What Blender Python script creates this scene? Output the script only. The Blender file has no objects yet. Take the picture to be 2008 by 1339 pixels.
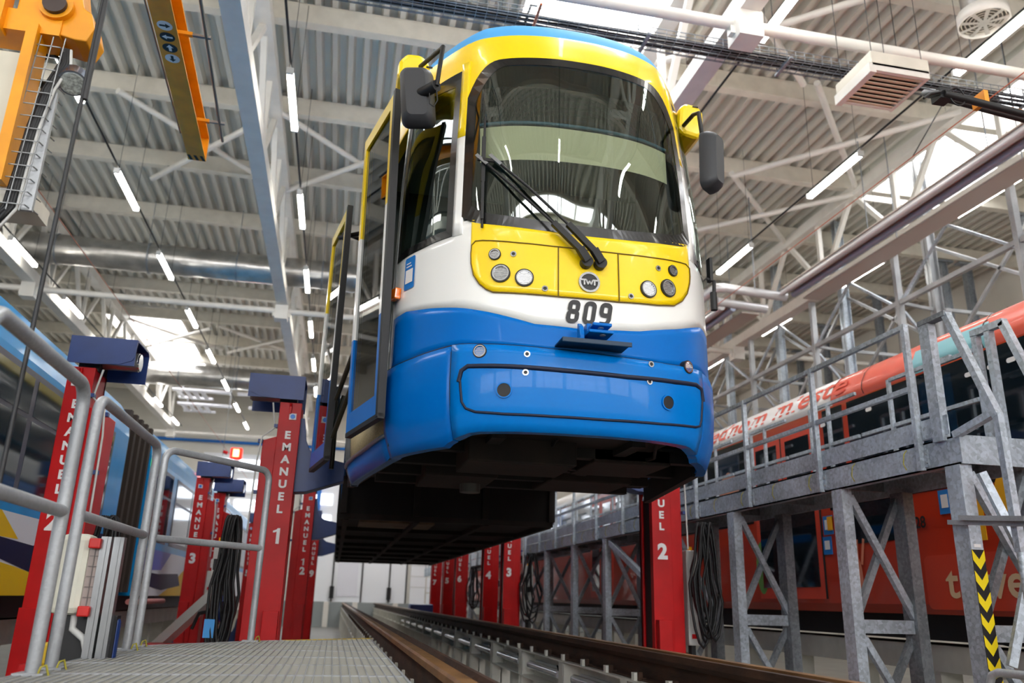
import bpy, bmesh, math, random
from mathutils import Vector, Matrix
C = bpy.context.scene
random.seed(7)
# ---------------- camera ----------------
def cam_basis(yaw, pitch, roll):
    cy, sy, cp, sp, cr, sr = math.cos(yaw), math.sin(yaw), math.cos(pitch), math.sin(pitch), math.cos(roll), math.sin(roll)
    f = Vector((sy*cp, cy*cp, sp)); r = Vector((cy, -sy, 0)); u = r.cross(f)
    return cr*r+sr*u, -sr*r+cr*u, f
_r, _u, _f = cam_basis(0.19950352, 0.30822971, 0.02638559)
cd = bpy.data.cameras.new('camera'); cam = bpy.data.objects.new('camera', cd); C.collection.objects.link(cam)
cam.matrix_world = Matrix(((_r.x, _u.x, -_f.x, 0), (_r.y, _u.y, -_f.y, 0), (_r.z, _u.z, -_f.z, 0), (0, 0, 0, 1)))
cd.sensor_width = 36; cd.lens = 1596.557/2008*36; cd.clip_start = 0.02; cd.clip_end = 300
cd.dof.use_dof = True; cd.dof.focus_distance = 4.55; cd.dof.aperture_fstop = 2.2
C.camera = cam
# ---------------- world, view ----------------
w = bpy.data.worlds.new('world'); C.world = w; w.use_nodes = True
bg = w.node_tree.nodes['Background']; bg.inputs[0].default_value = (0.93, 0.96, 1.0, 1); bg.inputs[1].default_value = 1.0
C.view_settings.view_transform = 'Standard'; C.view_settings.look = 'None'
C.view_settings.gamma = 1; C.view_settings.use_curve_mapping = False; C.view_settings.exposure = 0.9
C.cycles.max_bounces = 7; C.cycles.diffuse_bounces = 4; C.cycles.glossy_bounces = 4; C.cycles.transparent_max_bounces = 12
C.cycles.transmission_bounces = 4; C.cycles.caustics_reflective = False; C.cycles.caustics_refractive = False
C.cycles.sample_clamp_indirect = 6; C.cycles.use_denoising = True
TUBE_E, SKY_E = 13.0, 6.5
# ---------------- materials ----------------
def srgb(c):
    f = lambda v: v/12.92 if v <= .04045 else ((v+.055)/1.055)**2.4
    return tuple(f(x/255) for x in c)+(1,)
MATS = {}
def mat(name, col, rough=.5, metal=0, noise=0, nscale=6, bump=0, bscale=40, emit=None, estr=0, coat=0, stretch=None, col2=None, spec=.5):
    if name in MATS: return MATS[name]
    m = bpy.data.materials.new(name); m.use_nodes = True; nt = m.node_tree; b = nt.nodes['Principled BSDF']
    c = srgb(col); b.inputs['Base Color'].default_value = c; b.inputs['Roughness'].default_value = rough
    b.inputs['Metallic'].default_value = metal; b.inputs['Coat Weight'].default_value = coat; b.inputs['Coat Roughness'].default_value = .05
    b.inputs['Specular IOR Level'].default_value = spec
    if noise or bump:
        tc = nt.nodes.new('ShaderNodeTexCoord'); mp = nt.nodes.new('ShaderNodeMapping')
        nt.links.new(tc.outputs['Object'], mp.inputs[0])
        if stretch: mp.inputs['Scale'].default_value = stretch
    if noise:
        n = nt.nodes.new('ShaderNodeTexNoise'); n.inputs['Scale'].default_value = nscale; n.inputs['Detail'].default_value = 5
        nt.links.new(mp.outputs[0], n.inputs[0])
        mx = nt.nodes.new('ShaderNodeMix'); mx.data_type = 'RGBA'
        c2 = srgb(col2) if col2 else tuple(x*(1-noise) for x in c[:3])+(1,)
        mx.inputs[6].default_value = c2; mx.inputs[7].default_value = c if col2 else tuple(min(1, x*(1+noise*.5)) for x in c[:3])+(1,)
        rp = nt.nodes.new('ShaderNodeMapRange'); rp.inputs[1].default_value = .35; rp.inputs[2].default_value = .65
        nt.links.new(n.outputs[0], rp.inputs[0]); nt.links.new(rp.outputs[0], mx.inputs[0]); nt.links.new(mx.outputs[2], b.inputs['Base Color'])
    if bump:
        n2 = nt.nodes.new('ShaderNodeTexNoise'); n2.inputs['Scale'].default_value = bscale
        bp = nt.nodes.new('ShaderNodeBump'); bp.inputs['Strength'].default_value = bump; bp.inputs['Distance'].default_value = .01
        nt.links.new(mp.outputs[0], n2.inputs[0]); nt.links.new(n2.outputs[0], bp.inputs['Height']); nt.links.new(bp.outputs[0], b.inputs['Normal'])
    if emit: b.inputs['Emission Color'].default_value = srgb(emit); b.inputs['Emission Strength'].default_value = estr
    MATS[name] = m; return m
def galv(name, col=(150, 156, 162), wv=.3, lo=.62, vs=45):
    if name in MATS: return MATS[name]
    m = mat(name, col, .42, .3, bump=.15, bscale=60); nt = m.node_tree; b = nt.nodes['Principled BSDF']
    tc = nt.nodes.new('ShaderNodeTexCoord'); v = nt.nodes.new('ShaderNodeTexVoronoi'); v.inputs['Scale'].default_value = vs
    n = nt.nodes.new('ShaderNodeTexNoise'); n.inputs['Scale'].default_value = 2.2; n.inputs['Detail'].default_value = 6
    nt.links.new(tc.outputs['Object'], v.inputs['Vector']); nt.links.new(tc.outputs['Object'], n.inputs['Vector'])
    add = nt.nodes.new('ShaderNodeMath'); add.operation = 'ADD'
    sep = nt.nodes.new('ShaderNodeSeparateColor'); nt.links.new(v.outputs['Color'], sep.inputs[0])
    ml = nt.nodes.new('ShaderNodeMath'); ml.operation = 'MULTIPLY'; ml.inputs[1].default_value = wv; nt.links.new(sep.outputs[0], ml.inputs[0])
    nt.links.new(ml.outputs[0], add.inputs[0]); nt.links.new(n.outputs[0], add.inputs[1])
    cr = nt.nodes.new('ShaderNodeValToRGB'); c = srgb(col)
    cr.color_ramp.elements[0].position = .4; cr.color_ramp.elements[0].color = tuple(x*lo for x in c[:3])+(1,)
    cr.color_ramp.elements[1].position = .95; cr.color_ramp.elements[1].color = tuple(min(1, x*1.35) for x in c[:3])+(1,)
    nt.links.new(add.outputs[0], cr.inputs[0]); nt.links.new(cr.outputs[0], b.inputs['Base Color'])
    return m
def glass(name, tint, ior=1.5, rough=.0, refl=(1, 1, 1, 1)):
    if name in MATS: return MATS[name]
    m = bpy.data.materials.new(name); m.use_nodes = True; nt = m.node_tree; nt.nodes.remove(nt.nodes['Principled BSDF'])
    out = nt.nodes['Material Output']; t = nt.nodes.new('ShaderNodeBsdfTransparent'); g = nt.nodes.new('ShaderNodeBsdfGlossy')
    t.inputs[0].default_value = srgb(tint); g.inputs[0].default_value = refl; g.inputs['Roughness'].default_value = rough
    fr = nt.nodes.new('ShaderNodeFresnel'); fr.inputs[0].default_value = ior; mx = nt.nodes.new('ShaderNodeMixShader')
    geo = nt.nodes.new('ShaderNodeNewGeometry')
    nt.links.new(fr.outputs[0], mx.inputs[0]); nt.links.new(t.outputs[0], mx.inputs[1]); nt.links.new(g.outputs[0], mx.inputs[2]); nt.links.new(mx.outputs[0], out.inputs[0])
    MATS[name] = m; return m
def emis(name, col, s):
    if name in MATS: return MATS[name]
    m = bpy.data.materials.new(name); m.use_nodes = True; nt = m.node_tree; nt.nodes.remove(nt.nodes['Principled BSDF'])
    e = nt.nodes.new('ShaderNodeEmission'); e.inputs[0].default_value = srgb(col); e.inputs[1].default_value = s
    nt.links.new(e.outputs[0], nt.nodes['Material Output'].inputs[0]); MATS[name] = m; return m
WHITE = mat('white_paint_steel', (226, 222, 214), .45, noise=.06, nscale=3)
CREAM = mat('cream_paint', (214, 208, 194), .5, noise=.08, nscale=4)
DECK = mat('roof_sheet', (204, 201, 190), .5, .0, noise=.05, nscale=2, stretch=(3, .15, 1))
RED = mat('red_paint', (190, 4, 10), .42, noise=.12, nscale=5, bump=.03, bscale=15, spec=.3)
NAVY = mat('navy_paint', (26, 56, 118), .4, noise=.1, nscale=8)
GALV = galv('galvanized_steel', (184, 194, 204)); GALV2 = galv('galvanized_tube', (172, 175, 178), .1, .75, 80); GALVD = galv('galvanized_dark', (140, 146, 152))
BLACK = mat('black_rubber', (14, 14, 16), .55); BLACKG = mat('black_gloss', (10, 11, 14), .12, coat=.5)
DARK = mat('dark_underframe', (15, 12, 10), .75, noise=.4, nscale=4); DARK2 = mat('rusty_underframe', (30, 22, 16), .8, noise=.5, nscale=5)
PLAST = mat('grey_plastic', (200, 200, 196), .5); ALU = mat('aluminium', (150, 152, 154), .3, .8, noise=.06, nscale=20, stretch=(8, 8, .4))
CHROME = mat('chrome', (210, 212, 215), .12, 1.0)
BLUE = mat('tram_blue', (0, 106, 192), .3, coat=.08, spec=.12, noise=.03, nscale=2); BLUEB = mat('bumper_blue', (0, 114, 198), .25, coat=.12, spec=.12, noise=.03, nscale=2)
YEL = mat('tram_yellow', (250, 214, 4), .28, coat=.35, noise=.03, nscale=3); WHT = mat('tram_white', (240, 240, 236), .28, coat=.5)
LBLUE = mat('roof_blue', (84, 164, 224), .6, spec=.08); CRANEY = mat('crane_yellow', (238, 156, 2), .4, noise=.12, nscale=6)
RUST = mat('rusty_rail', (64, 40, 24), .7, .1, noise=.5, nscale=14, bump=.3, bscale=50, stretch=(1, .25, 1)); RAILTOP = mat('worn_rail_head', (140, 104, 66), .4, .35, noise=.35, nscale=12, stretch=(1, .3, 1), bump=.2)
CONC = mat('floor_paint', (128, 126, 120), .5, noise=.15, nscale=1.5)
LETW = mat('white_lettering', (235, 232, 232), .5); LETB = mat('black_lettering', (20, 20, 22), .5)
TUBE = emis('tube_light', (255, 252, 244), TUBE_E); SKY = emis('daylight_pane', (250, 251, 255), SKY_E)
WALLM = mat('wall_panel', (225, 222, 212), .6, noise=.05, nscale=1)
# ---------------- mesh helpers ----------------
class MB:
    def __init__(s): s.v = []; s.f = []; s.sm = []
    def add(s, vs, fs, smooth=False):
        n = len(s.v); s.v += [tuple(v) for v in vs]; s.f += [tuple(i+n for i in f) for f in fs]; s.sm += [smooth]*len(fs); return s
    def box(s, x0, x1, y0, y1, z0, z1):
        return s.add([(x0, y0, z0), (x1, y0, z0), (x1, y1, z0), (x0, y1, z0), (x0, y0, z1), (x1, y0, z1), (x1, y1, z1), (x0, y1, z1)],
                     [(0, 3, 2, 1), (4, 5, 6, 7), (0, 1, 5, 4), (1, 2, 6, 5), (2, 3, 7, 6), (3, 0, 4, 7)])
    def beam(s, p, q, w, h, up=(0, 0, 1)):
        p, q = Vector(p), Vector(q); d = (q-p).normalized(); up = Vector(up)
        if abs(d.dot(up)) > .99: up = Vector((0, 1, 0))
        a = d.cross(up).normalized(); b = a.cross(d).normalized(); a *= w/2; b *= h/2
        vs = [p-a-b, p+a-b, p+a+b, p-a+b, q-a-b, q+a-b, q+a+b, q-a+b]
        return s.add(vs, [(0, 1, 2, 3), (7, 6, 5, 4), (0, 4, 5, 1), (1, 5, 6, 2), (2, 6, 7, 3), (3, 7, 4, 0)])
    def tube(s, pts, r, n=10, cap=True, rs=None):
        pts = [Vector(p) for p in pts]; N = len(pts); base = len(s.v); vs = []; prev = None
        for i, p in enumerate(pts):
            d = (pts[min(i+1, N-1)]-pts[max(i-1, 0)]).normalized()
            if prev is None:
                up = Vector((0, 0, 1)) if abs(d.z) < .9 else Vector((1, 0, 0)); a = d.cross(up).normalized()
            else: a = (prev-d*prev.dot(d)).normalized()
            prev = a; b = d.cross(a); rr = rs[i] if rs else r
            for k in range(n):
                t = 2*math.pi*k/n; vs.append(p+(a*math.cos(t)+b*math.sin(t))*rr)
        fs = [(i*n+k, i*n+(k+1) % n, (i+1)*n+(k+1) % n, (i+1)*n+k) for i in range(N-1) for k in range(n)]
        s.add(vs, fs, True)
        if cap: s.add([vs[k] for k in range(n)], [tuple(range(n))[::-1]]); s.add([vs[(N-1)*n+k] for k in range(n)], [tuple(range(n))])
        return s
    def prism(s, poly, fn, t0, t1):
        n = len(poly); vs = [fn(a, b, t0) for a, b in poly]+[fn(a, b, t1) for a, b in poly]
        return s.add(vs, [tuple(range(n))[::-1], tuple(range(n, 2*n))]+[(i, (i+1) % n, n+(i+1) % n, n+i) for i in range(n)])
    def sheet(s, pts, fn, t, x0, x1):  # an open profile (a,b) with thickness t swept from x0 to x1
        out = []
        for i, (a, b) in enumerate(pts):
            d0 = Vector(pts[min(i+1, len(pts)-1)])-Vector(pts[max(i-1, 0)]); d0.normalize(); out.append((a+d0.y*t, b-d0.x*t))
        return s.prism(list(pts)+out[::-1], fn, x0, x1)
    def build(s, name, m, parent=None, fix=True, bevel=0):
        me = bpy.data.meshes.new(name); me.from_pydata(s.v, [], s.f); me.materials.append(m)
        me.polygons.foreach_set('use_smooth', s.sm)
        if fix:
            bm = bmesh.new(); bm.from_mesh(me); bmesh.ops.recalc_face_normals(bm, faces=bm.faces); bm.to_mesh(me); bm.free()
        me.update()
        o = bpy.data.objects.new(name, me); C.collection.objects.link(o)
        if parent: o.parent = parent
        if bevel:
            bv = o.modifiers.new('bevel', 'BEVEL'); bv.width = bevel; bv.segments = 2; bv.limit_method = 'ANGLE'
        return o
def tag(o, label=None, cat=None, group=None, kind=None):
    if label: o['label'] = label
    if cat: o['category'] = cat
    if group: o['group'] = group
    if kind: o['kind'] = kind
    return o
def thing(name, label, cat, loc=(0, 0, 0), group=None):
    o = bpy.data.objects.new(name, None); C.collection.objects.link(o); o.empty_display_size = .1
    tag(o, label, cat, group); return o
def struct(o, label=None, cat=None): return tag(o, label, cat, kind='structure')
def copy_tree(o, parent=None, off=(0, 0, 0)):
    c = o.copy(); C.collection.objects.link(c)
    if parent is not None: c.parent = parent
    else: c.location = Vector(o.location)+Vector(off)
    for ch in KIDS.get(o.name, [x for x in o.children]): copy_tree(ch, c)
    return c
KIDS = {}
_g = {}
def glyph(ch, bold=.02, ext=0.0):
    k = (ch, bold)
    if k not in _g:
        cu = bpy.data.curves.new('t', 'FONT'); cu.body = ch; cu.size = 1; cu.offset = bold; cu.fill_mode = 'FRONT'; cu.resolution_u = 4
        o = bpy.data.objects.new('t', cu); C.collection.objects.link(o); dg = bpy.context.evaluated_depsgraph_get()
        me = bpy.data.meshes.new_from_object(o.evaluated_get(dg)); vs = [v.co.copy() for v in me.vertices]; fs = [tuple(p.vertices) for p in me.polygons]
        bpy.data.objects.remove(o); bpy.data.curves.remove(cu); bpy.data.meshes.remove(me)
        _g[k] = (vs, fs)
    return _g[k]
def put_text(mb, txt, size, org, xa, ya, bold=.02, center=True, sx=1, shear=0):
    vs, fs = glyph(txt, bold); org, xa, ya = Vector(org), Vector(xa), Vector(ya)
    cx = (min(v.x for v in vs)+max(v.x for v in vs))/2 if center else 0
    mb.add([org+xa*((v.x-cx)*sx+v.y*shear)*size+ya*v.y*size for v in vs], fs); return mb
ORD = ['first', 'second', 'third', 'fourth', 'fifth', 'sixth', 'seventh', 'eighth', 'ninth', 'tenth', 'eleventh', 'twelfth', 'thirteenth', 'fourteenth', 'fifteenth', 'sixteenth']
# ================= the hall =================
PX = .28; XL, XR, YB, YF = -14.56, 17.64, -14.0, 41.0
FLOORZ = -1.35
SKYL = [(-8.68, -6.16, 28.3, 36.2), (-8.68, -6.16, 5.6, 13.4), (2.24, 4.76, 3.9, 11.55), (11.2, 13.72, 7.4, 15.3), (2.24, 4.76, 28.3, 36.2), (-5.6, 13.44, -6.6, -4.3)]
def deck():
    mb = MB(); n = round((XR-XL)/PX)
    for i in range(n):
        x = XL+i*PX; cuts = sorted((y0, y1) for a, b, y0, y1 in SKYL if a-.01 <= x < b-.01); y = YB; segs = []
        for a, b in cuts: segs.append((y, a)); y = b
        segs.append((y, YF))
        pr = [(x, 9.32), (x+.09, 9.32), (x+.13, 9.46), (x+.24, 9.46), (x+.28, 9.32)]
        for a, b in segs:
            vs = [(px, yy, pz) for yy in (a, b) for px, pz in pr]; mb.add(vs, [(k, k+1, k+6, k+5) for k in range(4)])
            vs = [(px, yy, pz+.02) for yy in (a, b) for px, pz in pr]; mb.add(vs, [(k+5, k+6, k+1, k) for k in range(4)])
    return struct(mb.build('ceiling', DECK, fix=False), 'corrugated steel roof sheeting of the hall')
deck()
for i, (a, b, y0, y1) in enumerate(SKYL):
    mb = MB()
    mb.box(a-.06, a, y0-.06, y1+.06, 9.25, 9.9).box(b, b+.06, y0-.06, y1+.06, 9.25, 9.9).box(a, b, y0-.06, y0, 9.25, 9.9).box(a, b, y1, y1+.06, 9.25, 9.9)
    if i == 5:
        nn = 14
        for k in range(1, nn): xx = a+(b-a)*k/nn; mb.box(xx-.03, xx+.03, y0, y1, 9.6, 9.78)
    else:
        for k in range(1, 4): yy = y0+(y1-y0)*k/4; mb.box(a, b, yy-.02, yy+.02, 9.76, 9.8)
    o = struct(mb.build('window_%d' % (i+1), WHITE), 'white framed rooflight opening in the ceiling')
    p = MB().box(a, b, y0, y1, 9.8, 9.84).build('pane', SKY, o)
# walls
struct(MB().box(XL-.2, XL, YB, YF, FLOORZ, 9.5).build('wall_left', WALLM)); struct(MB().box(XR, XR+.2, YB, YF, FLOORZ, 9.5).build('wall_right', WALLM))
mb = MB().box(XL, XR, YF, YF+.2, FLOORZ, 9.5)
for k in range(1, 9): mb.box(XL, XR, YF-.02, YF, 5.6+k*.4, 5.62+k*.4)
struct(mb.build('wall_back', WALLM))
mb = MB(); mb.box(XL, XR, YB-.2, YB, FLOORZ, 3.0).box(XL, XR, YB-.2, YB, 6.5, 9.5)
for k in range(8): x = XL+k*(XR-XL-.5)/7; mb.box(x, x+.5, YB-.2, YB, 3, 6.5)
struct(mb.build('wall_front', WALLM))
for k in range(7):
    x = XL+k*(XR-XL-.5)/7+.5; x1 = XL+(k+1)*(XR-XL-.5)/7
    m2 = MB()
    for q in range(5): xx = x+(x1-x)*q/4; m2.box(xx-.04, xx+.04, YB-.12, YB-.04, 3, 6.5)
    for q in range(4): zz = 3+3.5*q/3; m2.box(x, x1, YB-.12, YB-.04, zz-.04, zz+.04)
    wf = struct(m2.build('window_%d' % (k+7), WHITE)); MB().box(x, x1, YB-.2, YB-.15, 3, 6.5).build('pane', SKY, wf)  # unseen glowing windows behind the camera, added as front fill
struct(MB().box(XL, XR, YB, YF, FLOORZ-.2, FLOORZ).build('floor', CONC), 'grey painted concrete hall floor')
# back wall fittings: doors
def back_door(n, x0, x1, z1, label):
    root = MB().box(x0, x1, 40.86, 41, -.25, z1).build('door_%d' % n, mat('door_white', (244, 246, 250), .35)); struct(root, label)
    mb = MB(); pane = MB()
    k = 0; z = 2.8
    while z < z1-.6:
        for c in range(3):
            xa = x0+.25+(x1-x0-.1)*c/3; xb = xa+(x1-x0)/3-.3
            pane.box(xa, xb, 40.82, 40.87, z, z+.48)
        z += .95
    mb2 = MB()
    for zz in [i*.5 for i in range(1, int(z1*2))]: mb2.box(x0, x1, 40.84, 40.86, zz-.01, zz+.01)
    mb2.build('panel_joint', PLAST, root)
    pane.build('pane', emis('door_pane', (235, 243, 255), 2.2), root)
back_door(1, -6.6, -2.2, 6.4, 'white sectional door with rows of small bright windows behind the blue tram')
back_door(2, 3.6, 8.0, 6.4, 'white sectional door with small windows at the end of the hall, right of centre')
root = struct(MB().box(-1.9, 3.4, 40.88, 41, -.25, 6.2).build('door_3', mat('door_white', (244, 246, 250), .35)), 'white folding door across the end of the raised track')
m = MB()
for x in (-1.9, -.06, 1.3, 2.6, 3.4): m.box(x-.035, x+.035, 40.82, 40.9, -.25, 6.2)
m.build('seal', mat('seal_dark', (60, 58, 56), .6), root)
for x in (-.06, 2.6): MB().box(x-.1, x+.1, 40.72, 40.84, -.1, .45).build('bolt', BLACK, root)
m = MB().box(.15, 1.1, 40.84, 40.88, 0, 2.0)
m.build('wicket_panel', mat('wicket_white', (232, 232, 240), .4), root)
pb = MB()
for z in (3.2, 4.2, 5.1):
    for x in (-1.3, .3, 1.8): pb.box(x, x+.9, 40.84, 40.88, z, z+.5)
pb.build('pane', emis('door_pane', (235, 243, 255), 2.2), root)
tag(MB().box(-1.15, -.95, 40.7, 40.86, 1.5, 5.6).build('blue_post', mat('signal_blue', (20, 120, 215), .4)), 'bright blue vertical post beside the folding door at the back wall', 'post')
tag(MB().tube([(XL+1, 40.9, 6.95), (3.4, 40.9, 6.95)], .07).build('compressed_air_pipe', mat('signal_blue', (20, 120, 215), .4)), 'thin blue pipe running along the back wall above the doors', 'pipe')
t = thing('warning_beacon', 'glowing red warning light high in front of the back wall', 'lamp')
MB().box(-3.95, -3.55, 29.9, 30.1, 4.5, 4.9).build('housing', mat('red_lamp_case', (225, 40, 20), .4, emit=(255, 30, 10), estr=1.5), t, bevel=.05)
MB().box(-3.85, -3.65, 29.86, 29.92, 4.58, 4.84).build('lens', emis('beacon_lens', (255, 110, 70), 9), t)
MB().tube([(-4.05, 30, 4.7), (-4.2, 30, 4.75)], .06).build('bracket', RED, t); MB().box(-4.21, -4.195, 29.99, 30.005, 4.6, 9.28).build('drop_rod', GALVD, t)
# raised end of the track bed
m = MB().box(XL, XR, 40.3, 40.9, FLOORZ, -.25); struct(m.build('trim_1', mat('grey_sheet', (150, 156, 156), .4, .3)), 'grey sheet metal plinth below the end doors')
m = MB()
for x in (-2.3, -.25, 1.05, 2.9, 4.6): m.box(x-.12, x+.12, 40.15, 40.32, FLOORZ, -.25)
struct(m.build('trim_2', WHITE))
# ---- trusses ----
TX = [-7.75, -1.88, 4.4, 10.6]; TN = ['over the blue tram on the left', 'left of the raised tram', 'behind the raised tram to the right', 'over the red tram on the right']
PY = [14.5+2.78*k for k in range(-10, 10)]
for x, nm in zip(TX, TN):
    t = thing('roof_truss', 'long white steel roof truss ' + nm, 'truss', group=None)
    c = MB(); c.box(x-.135, x+.135, YB, 38.6, 6.98, 7.02).box(x-.135, x+.135, YB, 38.6, 7.2, 7.24).box(x-.135, x-.12, YB, 38.6, 7.02, 7.2).box(x+.12, x+.135, YB, 38.6, 7.02, 7.2)
    c.build('bottom_chord', WHITE, t)
    MB().box(x-.14, x+.14, YB, YF, 8.7, 8.95).build('top_chord', WHITE, t)
    for i, y in enumerate(PY):
        if y > 37: break
        for q, (a, b) in enumerate((((x, y-1.39, 7.2), (x, y-.12, 8.72)), ((x, y+1.39, 7.2), (x, y+.12, 8.72)), ((x, y+1.39, 7.2), (x, y+1.39, 8.72)))):
            if a[1] < YB+.2 or a[1] > 38.3 or b[1] < YB+.2: continue
            MB().beam(a, b, .1, .1, (1, 0, 0)).build('web_member', WHITE, t)
# ---- purlins ----
for i, y in enumerate(PY):
    m = MB(); m.box(XL, XR, y-.09, y+.09, 8.95, 8.98).box(XL, XR, y-.012, y+.012, 8.98, 9.28).box(XL, XR, y-.09, y+.09, 9.28, 9.31)
    m.box(XL, XR, y-.085, y-.06, 8.98, 9.28)
    o = m.build('roof_purlin', CREAM); k = i-10
    lab = ('cream roof purlin, %s in front of the big silver duct' % ORD[max(0, 11-i)] if y < 19 else 'cream roof purlin, %s beyond the near silver duct' % ORD[i-12]) if y > 3 else 'cream roof purlin behind the camera'
    tag(o, lab, 'purlin', 'roof purlins')
# ---- wind bracing tubes in the roof plane ----
HB = [((-4.82, -1.88), (14.3, 17.5), 'beside the tip of the yellow boom'), ((-1.88, 1.26), (14.3, 17.3), 'left of the open tram doors'), ((4.4, 7.5), (8.5, 11.1), 'between the tram roof and the louvred heater'),
      ((7.5, 10.6), (11.0, 14.2), 'right of the louvred heater'), ((7.5, 10.6), (14.3, 17.2), 'right of the right-hand mirror'), ((-7.75, -4.82), (28.4, 31.4), 'under the left part of the far rooflight'), ((-4.82, -1.88), (28.4, 31.4), 'right of the far rooflight'), ((4.4, 7.5), (17.3, 20.0), 'low behind the right mirror'), ((7.5, 10.6), (20, 22.8), 'far behind the right girder')]
for (x0, x1), (y0, y1), nm in HB:
    for q, (a, b, way) in enumerate(((y0, y1, 'running away to the right'), (y1, y0, 'running away to the left'))):
        t = MB().tube([(x0+.1, a, 8.86-q*.12), (x1-.1, b, 8.86-q*.12)], .06, 10).build('roof_brace', WHITE); tag(t, 'white bracing tube %s, %s' % (nm, way), 'brace')
# ---- white cross pipes with joint boxes ----
for y, nm in ((7.7, 'nearest'), (20.3, 'middle'), (38.55, 'farthest')):
    t = thing('cross_pipe', 'long white cross tube joining the trusses, the %s of three across the hall' % nm, 'pipe')
    xs = [XL]+TX+[XR]
    for a, b in zip(xs, xs[1:]): MB().tube([(a+.18, y, 6.86), (b-.18, y, 6.86)], .075, 12).build('tube_length', WHITE, t)
    for x in TX: MB().box(x-.16, x+.16, y-.16, y+.16, 6.62, 6.98).box(x-.22, x+.22, y-.05, y+.05, 6.7, 6.9).build('joint_box', WHITE, t)
# ---- luminaires ----
ROWS = [(-7.3, 'far left row'), (-4.35, 'row over left columns 3 and 4'), (-1.22, 'row just left of the raised tram'), (1.8, 'row above the raised tram'), (4.83, 'row right of the raised tram'), (7.74, 'row beyond the right-hand mirror'), (10.75, 'far right row')]
def luminaire():
    t = thing('tube_lamp', None, 'lamp'); MB().box(-.045, .045, .04, 1.53, -.03, .035).build('diffuser', TUBE, t)
    MB().box(-.05, .05, 0, .04, -.035, .06).build('end_cap', PLAST, t); MB().box(-.05, .05, 1.53, 1.57, -.035, .06).build('end_cap', PLAST, t)
    MB().box(-.03, .03, .1, 1.47, .036, .07).build('gear_tray', WHITE, t); return t
proto = None; 
for x, nm in ROWS:
    c = MB().tube([(x, -8, 7.13), (x, 38.4, 7.13)], .018, 6)
    for k in range(-4, 12):
        for dy in (.1, 1.4): (6.55+3.68*k+dy < 33 and abs(6.55+3.68*k+dy-20.2) > .5 and abs(6.55+3.68*k+dy-32) > .6) and c.tube([(x, 6.55+3.68*k+dy, 7.13), (x, 6.55+3.68*k+dy, 9.28)], .004, 4)
    tag(c.build('cable_run', BLACK), 'thin black lighting cable run along the ' + nm, 'cable', None)
    for k in range(-5, 9):
        if proto is None: t = proto = luminaire()
        else:
            t = proto.copy(); C.collection.objects.link(t)
            for ch in proto.children[:4]:
                d = ch.copy(); C.collection.objects.link(d); d.parent = t
        t.location = (x, 6.55+3.68*k, 7.02)
        if k >= 0: lab = 'lit tube lamp, %s from the camera in the %s' % (ORD[k], nm)
        else: lab = 'lit tube lamp in the %s, %s behind the camera' % (nm, ORD[-k-1])
        tag(t, lab, 'lamp', 'tube lamps, '+nm)
# ---- round ducts ----
for y, r, x0, x1, lab in ((20.2, .37, XL, 4.0, 'large silver insulated round duct crossing the left of the hall'), (32, .42, -9.5, 3.0, 'silver insulated duct farther back behind the far left rooflight')):
    t = thing('round_duct', lab, 'duct')
    foil = mat('foil_insulation', (190, 188, 184), .28, .85, noise=.25, nscale=3, bump=.9, bscale=5)
    pts = [(x0+(x1-x0)*k/40, y, 7.9) for k in range(41)]; MB().tube(pts, r, 28, rs=[r*(1+.015*math.sin(k*2.1)) for k in range(41)]).build('duct_skin', foil, t)
    for k in range(int((x1-x0)/2.1)):
        xx = x0+1+2.1*k; MB().tube([(xx-.02, y, 7.9), (xx+.02, y, 7.9)], r+.015, 28).build('band', GALVD, t); MB().tube([(xx, y-r, 7.9), (xx, y-r, 9.3)], .008, 4).build('hanger_rod', GALVD, t)
# ================= the raised tram =================
import bisect
XC=1.24
BASE=[(0,4.03),(0.2,4.037),(0.42,4.075),(0.60,4.145),(0.70,4.215),(0.79,4.32),(0.88,4.46),(1.01,4.74),(1.13,5.35),(1.24,6.1),(1.245,7.0),(1.245,23.0)]
def _dense(P):
    out=[];n=len(P)
    for i in range(n-1):
        p1,p2=P[i],P[i+1]
        p0=P[i-1] if i>0 else (-P[1][0],P[1][1]); p3=P[i+2] if i+2<n else (2*p2[0]-p1[0],2*p2[1]-p1[1])
        if i>=9: 
            m=8
            for k in range(m):
                s=k/m; out.append((p1[0]+(p2[0]-p1[0])*s,p1[1]+(p2[1]-p1[1])*s))
            continue
        m=12
        for k in range(m):
            s=k/m
            f=lambda a,b,c,d:.5*((2*b)+(-a+c)*s+(2*a-5*b+4*c-d)*s*s+(-a+3*b-3*c+d)*s**3)
            out.append((f(p0[0],p1[0],p2[0],p3[0]),f(p0[1],p1[1],p2[1],p3[1])))
    out.append(P[-1]); return out
DP=_dense(BASE); AL=[0]
for a,b in zip(DP,DP[1:]): AL.append(AL[-1]+math.dist(a,b))
def lerp_tab(x,T):
    if x<=T[0][0]: return T[0][1]
    for (a,va),(b,vb) in zip(T,T[1:]):
        if x<=b: return va+(vb-va)*(x-a)/(b-a)
    return T[-1][1]
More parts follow.
